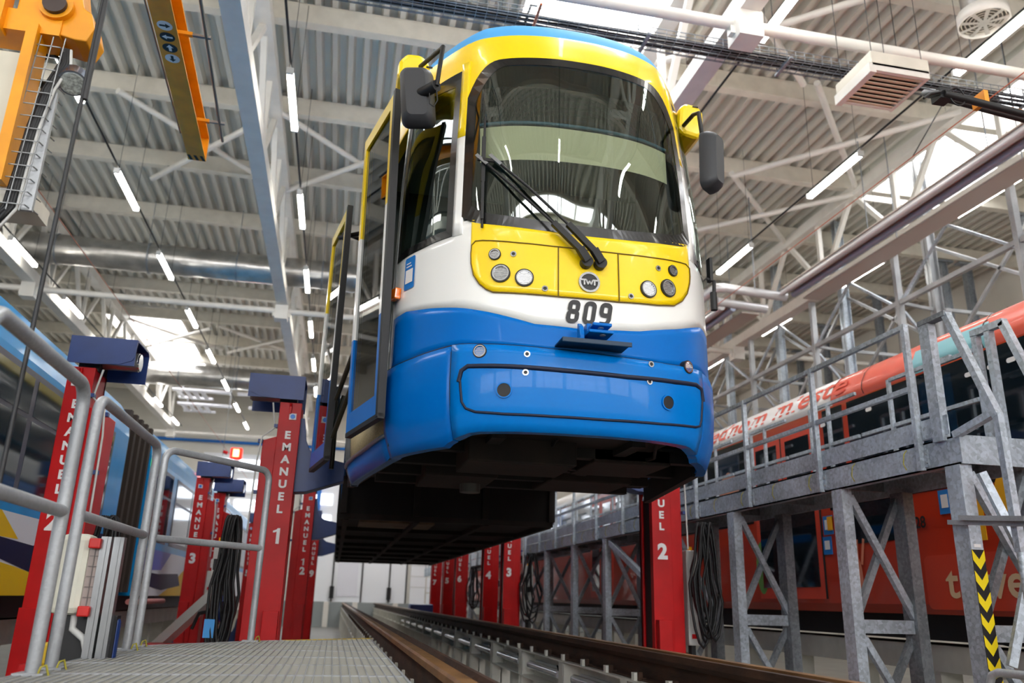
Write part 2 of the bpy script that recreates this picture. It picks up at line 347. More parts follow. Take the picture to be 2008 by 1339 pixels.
# inset and front pushback as functions of height
INS=[(0.70,.10),(0.80,.055),(.92,.015),(1.1,0),(2.0,0),(2.6,.01),(3.0,.03),(3.3,.045),(3.42,.065),(3.50,.085),(3.58,.115),(3.66,.165),(3.72,.23),(3.77,.32),(3.81,.45),(3.83,.62),(3.85,.95)]
PSH=[(1.6,0),(1.95,.01),(2.5,.06),(3.0,.13),(3.3,.18),(3.6,.22),(3.9,.26)]
def outl(t):
    a=abs(t);    i=min(max(bisect.bisect_right(AL,a)-1,0),len(AL)-2); s=(a-AL[i])/(AL[i+1]-AL[i])
    x=DP[i][0]+(DP[i+1][0]-DP[i][0])*s; y=DP[i][1]+(DP[i+1][1]-DP[i][1])*s
    def tan(j):
        j0=max(j-1,0);j1=min(j+1,len(DP)-1)
        if j==0: return (1,0)
        dx,dy=DP[j1][0]-DP[j0][0],DP[j1][1]-DP[j0][1];l=math.hypot(dx,dy);return dx/l,dy/l
    ta,tb=tan(i),tan(i+1); tx,ty=ta[0]+(tb[0]-ta[0])*s,ta[1]+(tb[1]-ta[1])*s
    l=math.hypot(tx,ty); nx,ny=ty/l,-tx/l   # outward normal
    sg=-1 if t<0 else 1
    return sg*x,y,sg*nx,ny
def S(t,z,off=0):
    x,y,nx,ny=outl(t); d=lerp_tab(z,INS)-off
    w=max(0,min(1,(7-y)/2.6)); 
    X=x-nx*d; Y=y-ny*d+lerp_tab(z,PSH)*w
    if x*X<0: X=0
    return (XC+X,Y,z)
def T_of_x(x):  # arc param for a half width
    for i in range(len(DP)-1):
        if DP[i+1][0]>=abs(x): 
            s=(abs(x)-DP[i][0])/(DP[i+1][0]-DP[i][0]+1e-9);return math.copysign(AL[i]+s*(AL[i+1]-AL[i]),x)
    return math.copysign(AL[-1],x)

def patch(name, t0, t1, zlo, zhi, m, parent, off=0.0, nt=None, nz=8, thick=0.0, smooth=True, close=True):
    zl = zlo if callable(zlo) else (lambda t: zlo); zh = zhi if callable(zhi) else (lambda t: zhi)
    ts = nt if isinstance(nt, list) else [t0+(t1-t0)*i/(nt or max(2, int(abs(t1-t0)/.05))) for i in range((nt or max(2, int(abs(t1-t0)/.05)))+1)]
    vs = []; N = len(ts); mb = MB()
    def grid(o):
        return [S(t, zl(t)+(zh(t)-zl(t))*j/nz, o) for t in ts for j in range(nz+1)]
    W = nz+1
    mb.add(grid(off), [(i*W+j, (i+1)*W+j, (i+1)*W+j+1, i*W+j+1) for i in range(N-1) for j in range(nz)], smooth)
    if thick:
        mb.add(grid(off-thick), [(i*W+j, i*W+j+1, (i+1)*W+j+1, (i+1)*W+j) for i in range(N-1) for j in range(nz)], smooth)
        B = N*W; e = []
        for i in range(N-1): e += [(i*W, B+i*W, B+(i+1)*W, (i+1)*W), (i*W+nz, (i+1)*W+nz, B+(i+1)*W+nz, B+i*W+nz)]
        for j in range(nz): e += [(j, j+1, B+j+1, B+j), ((N-1)*W+j, B+(N-1)*W+j, B+(N-1)*W+j+1, (N-1)*W+j+1)]
        mb.f += e; mb.sm += [False]*len(e)
    o = mb.build(name, m, parent, fix=bool(thick)); return o
def tz_shape(mb, polys, off, sub=0):  # polygons given in (t, z) laid on the shell
    for p in polys: mb.add([S(a, b, off) for a, b in p], [tuple(range(len(p)))])
def tz_frame(t, z, off=0):
    p = Vector(S(t, z, off)); du = (Vector(S(t+.01, z, off))-Vector(S(t-.01, z, off))).normalized(); dv = (Vector(S(t, z+.01, off))-Vector(S(t, z-.01, off))).normalized()
    return p, du, dv, du.cross(dv).normalized()
def disc(mb, t, z, r, o0, o1, n=28, r2=None, smooth=False):  # short cylinder or ring seated on the shell
    p, u, v, nn = tz_frame(t, z); r2 = r if r2 is None else r2
    a = [p+nn*o0+(u*math.cos(k*2*math.pi/n)+v*math.sin(k*2*math.pi/n))*r for k in range(n)]
    b = [p+nn*o1+(u*math.cos(k*2*math.pi/n)+v*math.sin(k*2*math.pi/n))*r2 for k in range(n)]
    mb.add(a+b, [tuple(range(n, 2*n)), tuple(range(n))[::-1]]+[(k, (k+1) % n, n+(k+1) % n, n+k) for k in range(n)])
def ring(mb, t, z, r0, r1, o0, o1, n=28):
    p, u, v, nn = tz_frame(t, z); c = lambda r, o: [p+nn*o+(u*math.cos(k*2*math.pi/n)+v*math.sin(k*2*math.pi/n))*r for k in range(n)]
    mb.add(c(r0, o0)+c(r0, o1)+c(r1, o1)+c(r1, o0), [(q*n+k, q*n+(k+1) % n, ((q+1) % 4)*n+(k+1) % n, ((q+1) % 4)*n+k) for q in range(4) for k in range(n)])
TR = thing('tram', 'yellow, white and blue tram number 809 held up in the air by red lifting columns', 'tram')
TE = 17.8                                   # arc length of the tail end of the sides
WAVE = [(-12, 1.62), (-1.36, 1.62), (-1.2, 1.62), (-.93, 1.574), (-.71, 1.531), (-.55, 1.493), (-.3, 1.426), (-.01, 1.412), (.29, 1.437), (.57, 1.50), (.85, 1.587), (1.2, 1.62), (12, 1.62)]
wave = lambda t: lerp_tab(t, WAVE)
BT = [(-12, 1.30), (-1.31, 1.297), (-.72, 1.318), (-.54, 1.306), (-.2, 1.285), (.13, 1.271), (.45, 1.27), (.7, 1.285), (.82, 1.29), (12, 1.30)]
btop = lambda t: lerp_tab(t, BT)
JL = -1.40                                   # door jamb, left
# --- lower front ---
def bbot(t): a = abs(t); return .835 if a < .62 else (.835-(a-.62)*.25 if a < .82 else .775)
BUMP = [(-1.40, .0)]
patch('bumper', -.74, .74, lambda t: bbot(t), lambda t: btop(t)-.008, BLUEB, TR, off=.035, nt=30, nz=10, thick=.06)
patch('bumper_corner', -1.40, -.752, lambda t: bbot(t), lambda t: btop(t)-.008, BLUE, TR, off=.022, nt=16, nz=10, thick=.05)
patch('bumper_corner', .752, 1.40, lambda t: bbot(t), lambda t: btop(t)-.008, BLUE, TR, off=.022, nt=16, nz=10, thick=.05)
patch('blue_skirt_band', -1.40, 1.40, btop, wave, BLUE, TR, off=0, nt=56, nz=6, thick=.03)
# recessed hatch in the bumper, outlined by a dark gap
def rrect(cx, cy, hw, hh, r, n=6):
    P = []
    for sx, sy, a0 in ((1, 1, 0), (-1, 1, 90), (-1, -1, 180), (1, -1, 270)):
        for k in range(n+1):
            a = math.radians(a0+90*k/n); P.append((cx+sx*(hw-r)+r*math.cos(a), cy+sy*(hh-r)+r*math.sin(a)))
    return P
def path_tube(name, P, r, off, m, par, closed=True, n=6):
    Q = []
    for (a, b), (c, d) in zip(P, P[1:]+(P[:1] if closed else [])):
        k = max(1, int(math.hypot(c-a, d-b)/.06)); Q += [(a+(c-a)*i/k, b+(d-b)*i/k) for i in range(k)]
    Q.append(P[0] if closed else P[-1]); return MB().tube([S(a, b, off) for a, b in Q], r, n).build(name, m, par)
hz = lambda t, top: (1.172 if top else .925)+.006*abs(t/.6)**2*2
HP = [(-.685, 1.13), (-.675, 1.165), (-.645, 1.182), (-.5, 1.178), (-.15, 1.164), (.2, 1.158), (.5, 1.17), (.66, 1.184), (.705, 1.175), (.725, 1.14), (.715, .99), (.70, .955), (.66, .943), (.4, .925), (.1, .917), (-.2, .917), (-.45, .922), (-.60, .935), (-.65, .955), (-.672, .99)]
gapm = mat('panel_gap', (3, 18, 48), .6)
hp = path_tube('hatch_gap', HP, .0075, .036, gapm, TR)
upper = path_tube('hatch_gap', [(-.69, 1.10), (-.678, 1.16), (-.645, 1.182), (-.5, 1.178), (-.15, 1.164), (.2, 1.158), (.5, 1.17), (.66, 1.184), (.715, 1.17), (.73, 1.10)], .014, .034, gapm, TR, closed=False)
path_tube('bumper_seam', [(t/20, btop(t/20)-.003) for t in range(-28, 29)], .006, .012, gapm, TR, closed=False)
for s in (-1, 1): path_tube('corner_seam', [(s*.746, btop(.74)-.01), (s*.746, 1.1), (s*.745, .98), (s*.73, .9), (s*.70, .84)], .006, .024, gapm, TR, closed=False)
for t, z in ((-.452, 1.05), (.448, 1.05)):
    m = MB(); ring(m, t, z, .036, .043, .03, .042); m.build('jack_hole_rim', BLUEB, TR); m = MB(); disc(m, t, z, .036, .03, .0375); m.build('jack_hole', BLACK, TR)
lensm = mat('lamp_glass', (225, 228, 230), .08, .6, noise=.35, nscale=60, coat=1); lens2 = mat('lamp_glass_clear', (250, 250, 250), .1, 0, noise=.2, nscale=90, coat=1, emit=(255, 255, 255), estr=.55)
silv = mat('reflector_ring', (170, 172, 175), .2, .9)
def lamp(name, t, z, r, off, m, par=TR):
    a = MB(); ring(a, t, z, r, r*1.16, off-.03, off+.003); h = a.build(name, BLACK, par)
    a = MB(); ring(a, t, z, r*.84, r, off-.03, off+.006); a.build('bezel', silv, h)
    a = MB(); disc(a, t, z, r*.85, off-.03, off-.004, r2=r*.85); a.build('lens', m, h)
    p, u, v, nn = tz_frame(t, z); a = MB()
    for k in range(-3, 4):
        hw = r*.8*math.sqrt(1-(k/4)**2); a.beam(p+v*r*.2*k-u*hw+nn*(off-.003), p+v*r*.2*k+u*hw+nn*(off-.003), .004, .004, tuple(nn))
    a.build('lens_rib', silv, h)
for t, z in ((-.584, 1.262), (.604, 1.275)): lamp('fog_lamp', t, z, .033, .036, lens2)
def bolt(t, z, off):
    a = MB(); ring(a, t, z, .010, .017, off-.02, off+.002); b = a.build('fastener', silv, TR); a = MB(); disc(a, t, z, .010, off-.01, off); a.build('screw', BLACK, b)
for t, z in ((-.339, 1.244), (-.345, 1.143), (.345, 1.247), (.332, 1.147)): bolt(t, z, .037)
# --- white and yellow front ---
WSB = lambda t: 1.972+.09*(abs(t)/.7)**2*.9     # bottom edge of the windscreen
patch('white_body', -1.40, 1.40, wave, lambda t: 2.0 if abs(t) < .6 else (2.07 if abs(t) < .79 else 1.99), WHT, TR, off=0, nt=56, nz=10, thick=.03)
# yellow field between windscreen and lamp mask (painted area), 4 mm proud panel
def my(t):   # lower edge of the yellow mask
    return lerp_tab(t, [(-.668, 1.87), (-.66, 1.775), (-.645, 1.716), (-.61, 1.66), (-.57, 1.625), (-.53, 1.606), (-.4, 1.598), (-.16, 1.588), (.17, 1.592), (.42, 1.612), (.54, 1.635), (.61, 1.68), (.66, 1.74), (.695, 1.82), (.702, 1.87)])
tsm = [-.668+.02*i for i in range(69)]; tsm[-1] = .702
patch('lamp_mask', 0, 0, my, lambda t: WSB(t)+.02, YEL, TR, off=.006, nt=[-.668, -.66, -.65, -.64, -.62, -.60, -.58, -.56, -.54, -.52]+[-.5+.04*i for i in range(26)]+[.52, .54, .56, .58, .60, .62, .64, .66, .68, .692, .702], nz=10, thick=.02)
seam = mat('yellow_gap', (110, 84, 0), .6)
top = lambda t: 1.884+.055*max(0, abs(t)/.7)**2
path_tube('mask_seam', [(-.662, 1.90), (-.665, 1.85)]+[(t, my(t)) for t in (-.661, -.645, -.61, -.57, -.53, -.4, -.16, .17, .42, .54, .61, .66, .692)]+[(.703, 1.86), (.701, 1.915), (.66, 1.93)]+[(t, top(t)) for t in (.6, .4, .2, 0, -.2, -.4, -.6)]+[(-.64, 1.924)], .0035, .009, seam, TR)
for t in (-.174, .1735): path_tube('mask_seam', [(t, 1.884), (t, 1.59)], .0035, .0105, seam, TR, closed=False)
for t, z, r, m, n in ((-.526, 1.832, .030, mat('lamp_grey', (150, 140, 130), .2, .5, coat=1), 'indicator_lamp'), (-.491, 1.716, .047, lensm, 'headlamp'), (-.361, 1.689, .045, lens2, 'headlamp'), (.541, 1.852, .030, mat('lamp_grey', (150, 140, 130), .2, .5, coat=1), 'indicator_lamp'), (.498, 1.732, .047, lensm, 'headlamp'), (.359, 1.697, .045, lens2, 'headlamp')): lamp(n, t, z, r, .012, m)
for t, z in ((-.423, 1.832), (-.248, 1.63), (.432, 1.842), (.246, 1.636)): bolt(t, z, .010)
# badge: ring with letters TWT
m = MB(); disc(m, 0, 1.688, .060, .004, .014, n=40); bd = m.build('badge', LETB, TR)
m = MB(); ring(m, 0, 1.688, .049, .061, .006, .017, n=40); m.build('badge_ring', silv, bd)
p, u, v, nn = tz_frame(0, 1.688, .016); m = MB()
def strokes(mb, segs, org, sc, off, shear=0, ht=None, fr=None):
    for (a, b), (c, d), wd in segs:
        A, B = Vector((a, b)), Vector((c, d)); D = (B-A).normalized(); Nn = Vector((-D.y, D.x))*wd/2
        pts = [A-Nn, B-Nn, B+Nn, A+Nn]; mb.add([org+fr[0]*(q.x+q.y*shear)*sc+fr[1]*q.y*sc+fr[2]*off for q in pts], [(0, 1, 2, 3)])
strokes(m, [((-1, .20), (-.30, .20), .17), ((1, .20), (.30, .20), .17), ((-.50, .2), (-.50, -.32), .17), ((.50, .2), (.50, -.32), .17), ((-.30, .2), (-.17, -.27), .13), ((-.17, -.27), (0, .12), .13), ((0, .12), (.17, -.27), .13), ((.17, -.27), (.30, .2), .13)], p, .058, .002, fr=(u, v, nn))
m.build('badge_letters', silv, bd)
# number 809
def rr_stroke(cx, cy, hw, hh, r, wd):
    P = rrect(cx, cy, hw, hh, r, 4); return [(P[i], P[(i+1) % len(P)], wd) for i in range(len(P))]
def digit_segs(P, wd, closed=True):  # mitred ribbon
    n = len(P); L = []; R_ = []
    for i in range(n):
        a = Vector(P[i-1] if (i or closed) else P[i]); b = Vector(P[i]); c = Vector(P[(i+1) % n] if (i < n-1 or closed) else P[i])
        d = ((b-a).normalized() if a != b else Vector((0, 0)))+((c-b).normalized() if b != c else Vector((0, 0))); d.normalize(); Nn = Vector((-d.y, d.x))*wd/2; L.append(b+Nn); R_.append(b-Nn)
    return [(L[i], L[(i+1) % n], R_[(i+1) % n], R_[i]) for i in range(n if closed else n-1)]
m = MB(); H = .118; sh = .16
def put_digit(polys, ox):
    for q in polys: m.add([S(ox+(v_.x+v_.y*sh), 1.447+v_.y+.02*0, .0085) for v_ in q], [(0, 1, 2, 3)])
WD = .024; hw = .0235
put_digit(digit_segs(rrect(0, .091, hw*.92, .0265, .016, 4), WD)+digit_segs(rrect(0, .035, hw, .0285, .018, 4), WD), -.100)
put_digit(digit_segs(rrect(0, .062, hw, .056, .02, 4), WD), -.008)
put_digit(digit_segs(rrect(0, .087, hw, .031, .018, 4), WD)+digit_segs([(hw, .085), (hw, .03), (hw-.008, .012), (.006, .006), (-.028, .006)], WD, False), .082)
m.build('fleet_number', LETB, TR)
# coupling bracket on the nose
bk = MB(); y0 = S(0, 1.3)[1]; dk = mat('bracket_dark', (6, 44, 70), .5)
b2 = MB().box(XC-.19, XC+.19, y0-.15, y0+.02, 1.300, 1.312).box(XC-.19, XC+.19, y0-.155, y0-.145, 1.285, 1.312).build('coupling_plate', dk, TR, bevel=.004)
bk.prism([(-.10, 0), (.085, 0), (.085, .035), (.03, .04), (.01, .11), (-.06, .085), (-.10, .03)], lambda a, b, t: (XC+t, y0-.05+a*.5-.02, 1.312+b), -.085, -.06)
bk.box(XC-.05, XC+.085, y0-.17, y0-.01, 1.345, 1.362).box(XC-.02, XC+.085, y0-.14, y0-.0, 1.395, 1.412).box(XC-.03, XC+.05, y0-.06, y0-.0, 1.31, 1.43)
m = MB()
bk.build('coupling_bracket', BLUE, TR, bevel=.004)
for zz in (1.3425, ): pass
m = MB().tube([(XC+.035, y0-.13, 1.341), (XC+.035, y0-.13, 1.366)], .016, 16).tube([(XC+.035, y0-.10, 1.391), (XC+.035, y0-.10, 1.4155)], .016, 16).build('pin_hole', GALV, TR)
# --- windscreen ---
WST = lambda t: 3.285-.035*(abs(t)/.7)**2-(.28*max(0, (abs(t)-.50)/.24)**2.4 if abs(t) > .50 else 0)
WSBB = lambda t: WSB(t)+(.03*max(0, (abs(t)-.62)/.1)**2 if abs(t) > .62 else 0)
tw = [-.735+.0245*i for i in range(61)]
gl = glass('windscreen_glass', (232, 242, 232), 2.3, refl=(.86, .96, .90, 1)); glside = glass('side_glass', (176, 200, 190), 1.95, refl=(.8, .92, .9, 1))
def ring_patch(name, T0, T1, lo, hi, inset, m, par, off, n=48):
    # black border: outer loop minus inner loop, as a strip of quads
    out = []; inn = []
    def loop(d):
        P = []; a, b = T0+d, T1-d
        f = lambda t: T0+(t-T0)
        for i in range(n+1): t = a+(b-a)*i/n; to = T0+(T1-T0)*i/n; P.append((t, hi(to)-d))
        for i in range(1, n+1): pass
        mt = [(b, hi(T1)-d+(lo(T1)+d-hi(T1)+d)*i/12) for i in range(1, 12)]; P += mt
        for i in range(n+1): t = b+(a-b)*i/n; to = T1+(T0-T1)*i/n; P.append((t, lo(to)+d))
        P += [(a, lo(T0)+d+(hi(T0)-d-lo(T0)-d)*i/12) for i in range(1, 12)]
        return P
    A, B = loop(0), loop(inset); N = len(A); mb = MB()
    mb.add([S(a, b, off) for a, b in A]+[S(a, b, off) for a, b in B], [(i, (i+1) % N, N+(i+1) % N, N+i) for i in range(N)], False)
    return mb.build(name, m, par, fix=False)
ws = patch('windscreen', -.735, .735, WSBB, WST, gl, TR, off=.004, nt=tw, nz=22)
frit = mat('black_frit', (16, 17, 18), .25, coat=.3)
ring_patch('windscreen_border', -.735, .735, WSBB, WST, .062, frit, ws, .0065)
# body rim round the windscreen: yellow above, white and yellow pillars
YP = 2.68
for s in (-1, 1):
    a, b = (s*.728, s*.80)
    if a > b: a, b = b, a
    patch('pillar_white', a, b, 1.985, YP, WHT, TR, off=.004, nt=3, nz=8, thick=.03); patch('pillar_yellow', a, b, YP, 3.30, YEL, TR, off=.004, nt=3, nz=8, thick=.03)
WHI = lambda t: WST(t)-.01
# roof brow
TS = [-12+0*i for i in range(0)]
def cols(a, b, st=.06): n = max(2, int((b-a)/st)); return [a+(b-a)*i/n for i in range(n+1)]
YB_TOP = lambda t: 3.515-.02*min(1, abs(t))
patch('yellow_brow', -.735, .735, WHI, YB_TOP, YEL, TR, off=0.0, nt=tw, nz=12)
for s in (-1, 1):
    a, b = sorted((s*.735, s*4.6)); patch('yellow_brow', a, b, lambda t: 3.235 if abs(t) < 1.5 else 3.16, YB_TOP, YEL, TR, off=0, nt=cols(a, b), nz=8)
a = patch('roof', -TE, TE, YB_TOP, 3.85, LBLUE, TR, off=0, nt=[-TE, -8, -5]+cols(-4, 4, .07)+[5, 8, TE], nz=12)
m = MB(); tt = [-TE, -8, -5]+cols(-4, 4, .07)+[5, 8, TE]; pts = [S(t, 3.85) for t in tt]
cen = [(XC, max(p[1], 5.2), 3.86) for p in pts]; N = len(tt); m.add(pts+cen, [(i, i+1, N+i+1, N+i) for i in range(N-1)], True); m.build('roof_deck', LBLUE, TR, fix=False)
# --- cab side windows (both sides) ---
for s in (-1, 1):
    ta, tb = sorted((s*.80, s*1.385)); lo = lambda t: 1.992; hi = lambda t: 3.17+.06*min(1, max(0, (abs(t)-.8)/.5))
    sw = patch('cab_side_window', ta, tb, lo, hi, glside, TR, off=.002, nz=16)
    ring_patch('window_border', ta, tb, lo, hi, .05, frit, sw, .004, n=14)
    patch('window_header', ta, tb, lambda t: hi(t)-.005, lambda t: 3.24, BLACKG, TR, off=.003, nz=3)
# --- right side wall and left wall behind the door ---
def side(s, segs):
    for nm, a, b, lo, hi, mm in segs:
        x, y = sorted((s*a, s*b)); patch(nm, x, y, lo, hi, mm, TR, off=0, nt=cols(x, y, .3), nz=5, thick=.03)
side(1, [('blue_skirt_band', 1.40, 2.98, .80, 1.62, BLUE), ('blue_skirt_band', 2.98, 6.1, 1.30, 1.62, BLUE), ('blue_skirt_band', 6.1, TE, .90, 1.62, BLUE), ('white_side', 1.40, TE, 1.62, 2.0, WHT), ('side_window_strip', 1.40, TE, 2.0, 3.1, BLACKG), ('yellow_side', 1.40, TE, 3.1, 3.3, YEL)])
side(-1, [('blue_skirt_band', 2.80, 6.1, 1.30, 1.62, BLUE), ('blue_skirt_band', 6.1, TE, .90, 1.62, BLUE), ('white_side', 2.80, TE, 1.62, 2.0, WHT), ('side_window_strip', 2.80, TE, 2.0, 3.1, BLACKG), ('yellow_side', 2.80, TE, 3.1, 3.3, YEL)])
# door opening on the left, t -1.40 .. -2.80
patch('door_sill', -2.85, -1.40, .78, .905, BLUE, TR, off=.0, nt=8, nz=2, thick=.05)
patch('sill_trim', -2.85, -1.42, .905, .925, ALU, TR, off=.012, nt=8, nz=1, thick=.03)
ply = mat('speckled_plywood', (196, 178, 134), .7, noise=.25, nscale=90); patch('step_riser', -2.72, -1.46, .925, 1.14, ply, TR, off=-.03, nt=8, nz=2, thick=.02)
patch('door_jamb', -1.43, -1.385, .78, 3.2, mat('jamb_grey', (150, 150, 150), .3, .4), TR, off=.006, nt=2, nz=20, thick=.04)
patch('door_jamb', -2.86, -2.78, .78, 3.2, frit, TR, off=.004, nt=2, nz=20, thick=.05)
patch('door_jamb_yellow', -1.50, -1.44, 2.0, 3.2, YEL, TR, off=-.02, nt=2, nz=12, thick=.03)
patch('door_header', -2.85, -1.40, 3.08, 3.18, YEL, TR, off=.0, nt=8, nz=3, thick=.06)
# interior seen through the glass and the door opening
INT = mat('cab_lining', (110, 120, 112), .7); INTD = mat('cab_dark', (46, 54, 50), .7)
m = MB().box(XC-1.02, XC+1.02, 5.1, 6.3, 1.12, 1.16).box(XC-1.15, XC+1.15, 6.3, 13, 1.36, 1.40); m.build('cabin_floor', INTD, TR)
pl = [S(t, 3.24, -.035) for t in cols(-3.6, 3.6, .1)]; m = MB().add([(a, b, 3.24) for a, b, c in pl]+[(XC+1.15, 13, 3.24), (XC-1.15, 13, 3.24)], [tuple(range(len(pl)+2))]); m.build('cabin_ceiling', mat('cab_ceiling', (120, 134, 124), .7), TR, fix=False)
for s in (-1, 1):
    a, b = sorted((s*.80, s*1.5)); patch('window_lining', a, b, 3.08, 3.24, frit, TR, off=-.045, nz=2, thick=.01)
    a, b = sorted((s*.745, s*.795)); patch('pillar_lining', a, b, 2.0, 3.24, frit, TR, off=-.045, nt=2, nz=6, thick=.01)
m = MB().box(XC-.1, XC+1.1, 5.9, 5.94, 1.16, 3.3).box(XC-1.1, XC-.1, 6.2, 6.24, 1.16, 3.3); m.build('cab_partition', INTD, TR)
MB().box(XC+.84, XC+.86, 4.75, 5.5, 2.5, 3.34).build('light_block_panel', INTD, TR)  # panel added to block bright light through the right cab window
m = MB().prism([(4.24, 1.95), (4.55, 1.98), (4.8, 2.05), (4.85, 1.9), (4.85, 1.2), (4.3, 1.2)], lambda a, b, t: (XC+t, a, b), -.5, .5); m.build('dashboard', mat('dash_grey', (96, 108, 104), .6), TR, bevel=.02)
m = MB().box(XC-.25, XC+.25, 5.25, 5.7, 1.55, 1.7).box(XC-.24, XC+.24, 5.62, 5.76, 1.7, 2.5).box(XC-.14, XC+.14, 5.64, 5.74, 2.52, 2.75); m.build('driver_seat', mat('seat_navy', (26, 44, 84), .8), TR, bevel=.05)
# sun blind, destination box, mesh blind inside the screen
m = MB()
for i in range(30):
    t0, t1 = -.66+1.32*i/30, -.66+1.32*(i+1)/30
    za, zb = 2.50+.02*(i/30), 2.75; m.add([S(t0, za, -.07), S(t1, za, -.07), S(t1, zb, -.05), S(t0, zb, -.05)], [(0, 1, 2, 3)], True)
m.build('sun_visor', mat('visor_beige', (252, 244, 208), .6), TR, fix=False)
mesh = bpy.data.materials.new('mesh_blind'); mesh.use_nodes = True; nt = mesh.node_tree; bs = nt.nodes['Principled BSDF']; bs.inputs['Base Color'].default_value = srgb((18, 22, 24)); bs.inputs['Roughness'].default_value = .9
tcn = nt.nodes.new('ShaderNodeTexCoord'); vo = nt.nodes.new('ShaderNodeTexVoronoi'); vo.inputs['Scale'].default_value = 110; vo.inputs['Randomness'].default_value = 0
nt.links.new(tcn.outputs['Object'], vo.inputs['Vector']); cmp_ = nt.nodes.new('ShaderNodeMath'); cmp_.operation = 'GREATER_THAN'; cmp_.inputs[1].default_value = .27; nt.links.new(vo.outputs['Distance'], cmp_.inputs[0]); nt.links.new(cmp_.outputs[0], bs.inputs['Alpha'])
m = MB()
for i in range(30):
    t0, t1 = -.66+1.32*i/30, -.66+1.32*(i+1)/30
    for j in range(6):
        z0, z1 = 2.78+.30*j/6, 2.78+.30*(j+1)/6; m.add([S(t0, z0, -.06), S(t1, z0, -.06), S(t1, z1, -.06), S(t0, z1, -.06)], [(0, 1, 2, 3)], True)
m.build('mesh_blind', mesh, TR, fix=False)
path_tube('blind_rail', [(-.66+.11*i, 2.775) for i in range(13)], .012, -.05, mat('rail_teal', (60, 110, 140), .4), TR, closed=False)
m = MB()
for i in range(20):
    x0, x1 = -.5+1.0*i/20, -.5+1.0*(i+1)/20; f_ = lambda x: 2.80+.09*(1-(x/.5)**2)
    m.add([S(x0, 2.79, -.10), S(x1, 2.79, -.10), S(x1, f_(x1), -.10), S(x0, f_(x0), -.10)], [(0, 1, 2, 3)], True)
m.build('destination_hood', mat('hood_blue', (22, 52, 84), .6), TR, fix=False)
# --- wipers ---
def on(t, z, o): return Vector(S(t, z, o))
wp = MB()
for k, (a, b) in enumerate((((-.02, 1.80), (-.625, 2.47)), ((.06, 1.80), (-.545, 2.46)))):
    A = on(a[0], a[1], .05); mid = on(a[0]-.16, a[1]+.17, .06); B = on(b[0], b[1], .035)
    arm = MB(); arm.beam(A, on(a[0]-.05, a[1]+.065, .07), .046, .034, (0, -1, 0)).beam(on(a[0]-.045, a[1]+.055, .068), on(a[0]-.19, a[1]+.21, .062), .036, .028, (0, -1, 0)).tube([on(a[0]-.18, a[1]+.2, .06), on(a[0]-.4, a[1]+.44, .05), B], .0085, 8)
    o = arm.build('wiper_arm', BLACK, TR, bevel=.004); h = MB(); disc(h, a[0], a[1], .034, .0, .05); h.build('wiper_pivot', BLACK, o)
    h = MB().beam(B+Vector((-.02, -.01, .012)), on(b[0]+.05, b[1]-.055, .045), .022, .005, (0, -1, 0)); h.build('wiper_joint', ALU, o)
bl = MB().tube([on(-.60, z, .022) for z in (2.0, 2.15, 2.3, 2.45, 2.6, 2.78)], .008, 6).beam(on(-.60, 2.05, .03), on(-.60, 2.3, .032), .016, .014, (0, -1, 0)).beam(on(-.60, 2.3, .032), on(-.60, 2.62, .03), .022, .014, (0, -1, 0)); bl.build('wiper_blade', BLACK, TR)
MB().beam(on(-.63, 2.455, .045), on(-.53, 2.43, .045), .02, .012, (0, -1, 0)).build('wiper_linkage', BLACK, TR)
